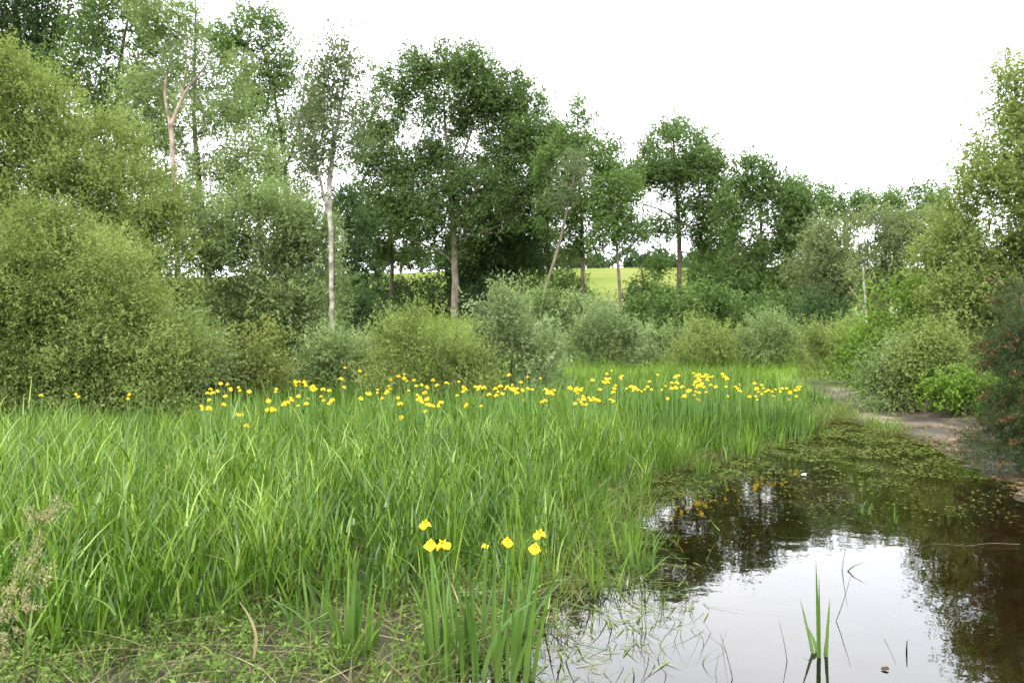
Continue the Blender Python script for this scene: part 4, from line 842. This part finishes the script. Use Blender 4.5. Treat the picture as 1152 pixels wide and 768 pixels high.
# ------------------------------------------------------------------ small things
def seed_head(label, pts, n, d, seed):
    rg = np.random.default_rng(seed); w = [P(a, b, d) for a, b in pts]; base = w[0].copy(); base[2] = float(H(base[0], base[1])); w[0] = base
    root = empty('flowering_grass', base); tag(root, label, 'grass stalk')
    q = smooth_line([(*(v - base), .003) for v in w], .06); V, F = tube(q[:, :3], q[:, 3] * np.linspace(1, .4, len(q)), 5); mesh_obj('stalk', V, F, M['sedge'], root, True, {'tint': np.full(len(F), .8)})
    top = q[int(len(q) * .55):, :3]; cs = top[rg.integers(0, len(top), 26)] + rg.normal(size=(26, 3)) * [.045, .04, .012]
    k = n // 26; pos = (cs[:, None] + rg.normal(size=(26, k, 3)) * .012).reshape(-1, 3); ln = rg.uniform(.008, .018, len(pos))
    V, F = kites(pos, unit(rg.normal(size=pos.shape) + [0, 0, .6]), unit(rg.normal(size=pos.shape)), ln, ln * .45)
    mesh_obj('seed_head', V, F, M['plume'], root, False, {'tint': rg.uniform(0, 1, len(pos))})
seed_head('cocksfoot-like grass stalk with a tall beige seed head near the frame edge', [(22, 760), (26, 690), (36, 640), (44, 600), (50, 565)], 900, 3.4, 1)
seed_head('lower beige grass seed head drooping at the very edge of the frame', [(-20, 780), (-12, 720), (2, 690), (18, 668), (28, 650)], 800, 3.0, 2)

def stick(label, pts, r, name='twig', mat='bark', cat='twig'):
    w = np.array([[*((lambda d: P(a, b, d) * [1, 1, 0] + [0, 0, z])(FPX * (CZ - z) / (b - HY))), r * (1 - .6 * i / (len(pts) - 1))] for i, (a, b, z) in enumerate(pts)])
    base = w[0, :3].copy(); root = empty(name, base); tag(root, label, cat)
    q = smooth_line(w, .06); V, F = tube(q[:, :3] - base, q[:, 3], 6); mesh_obj('stem', V, F, M[mat], root, True); return root
stick('thin pale branch lying on the water beyond the sky reflection', [(1150, 613, .015), (1115, 611, .02), (1085, 616, .012), (1062, 611, .02), (1040, 614, .0)], .0025, 'fallen_branch', 'twig', 'branch')
stick('short dark stick standing up out of the reflected sky', [(1022, 740, -.05), (1023, 722, .07)], .006)
def dead_stalk(label, px, pb, pt, r=.003, lean=0, mat='twig', name='dead_stalk'):
    d = FPX * CZ / (pb - HY); b = P(px, pb, d); b[2] = -.1; t = P(px + lean, pt, d)
    root = empty(name, b); tag(root, label, 'stalk'); q = smooth_line([(0, 0, 0, r), (*((t - b) * .55 + [.01, 0, 0]), r * .8), (*(t - b), r * .35)], .05)
    V, F = tube(q[:, :3], q[:, 3], 5); mesh_obj('stem', V, F, M[mat], root, True)
dead_stalk('slanting thin dead stalk in the sky reflection, leaning away from the lone iris shoot', 830, 765, 715, lean=-18)
dead_stalk('upright hair-thin dead stalk beside the lone iris shoot', 890, 745, 700, lean=-12, r=.0025)
dead_stalk('pale thin stalk slanting over the sky reflection between the lone shoot and the dark stick', 985, 720, 690, lean=26, r=.002, mat='whitebark')
dead_stalk('thin green-brown stalk bending out from the lone iris shoot', 935, 700, 648, lean=24, r=.003)
dead_stalk('short dead stalk in the water near the short broad iris blade', 800, 760, 735, lean=10, r=.002)

def curled_leaf(name, label, px, py, size, mat, z=.012):
    d = FPX * CZ / (py - HY); b = P(px, py, d); b[2] = z; V, F = petal(size, size * .38, .35, .6, .5, nu=7, nv=5)
    root = empty(name, b); tag(root, label, 'leaf' if 'leaf' in name else 'scrap'); V = V - [size * .4, 0, 0]; V[:, 2] += .004
    mesh_obj('blade' if 'leaf' in name else 'flake', V, F, M[mat], root, True)
curled_leaf('dead_leaf', 'curled brown dead leaf floating at the bottom of the sky reflection', 1000, 757, .05, 'brown_leaf', .001)
curled_leaf('white_scrap', 'small white scrap floating near the far weed', 906, 536, .07, 'white')

# big bleached bent blades by the near mud
for lab, pts, w_, mat in (('long bleached blade arching out of the grass beside the near iris clump', [(283, 745), (288, 718), (280, 695), (268, 678)], .016, 'straw'),
                          ('pale green strap leaf curving over the near mud', [(245, 770), (242, 745), (234, 730), (222, 726)], .018, 'sedge'),
                          ('arching pale grass blade bending towards the flowering iris clump', [(395, 735), (415, 700), (445, 683), (478, 680)], .012, 'sedge')):
    d = 4.0; w = np.array([P(a, b, d) for a, b in pts]); base = w[0].copy(); q = smooth_line(w - base, .03); n = len(q)
    tt = np.linspace(0, 1, n)[:, None]; side = np.array([[.8, .45, .1]]) * w_ * .5 * (1 - .85 * tt ** 3)
    V = np.stack([q - side, q + side], 1).reshape(-1, 3); i = np.arange(n - 1) * 2; F = np.stack([i, i + 1, i + 3, i + 2], -1)
    root = mesh_obj('bent_blade', V, F, M[mat], None, True, {'tint': np.full(len(F), .85)}, {'along': np.linspace(.5, 1, len(V))}, base); tag(root, lab, 'grass blade')
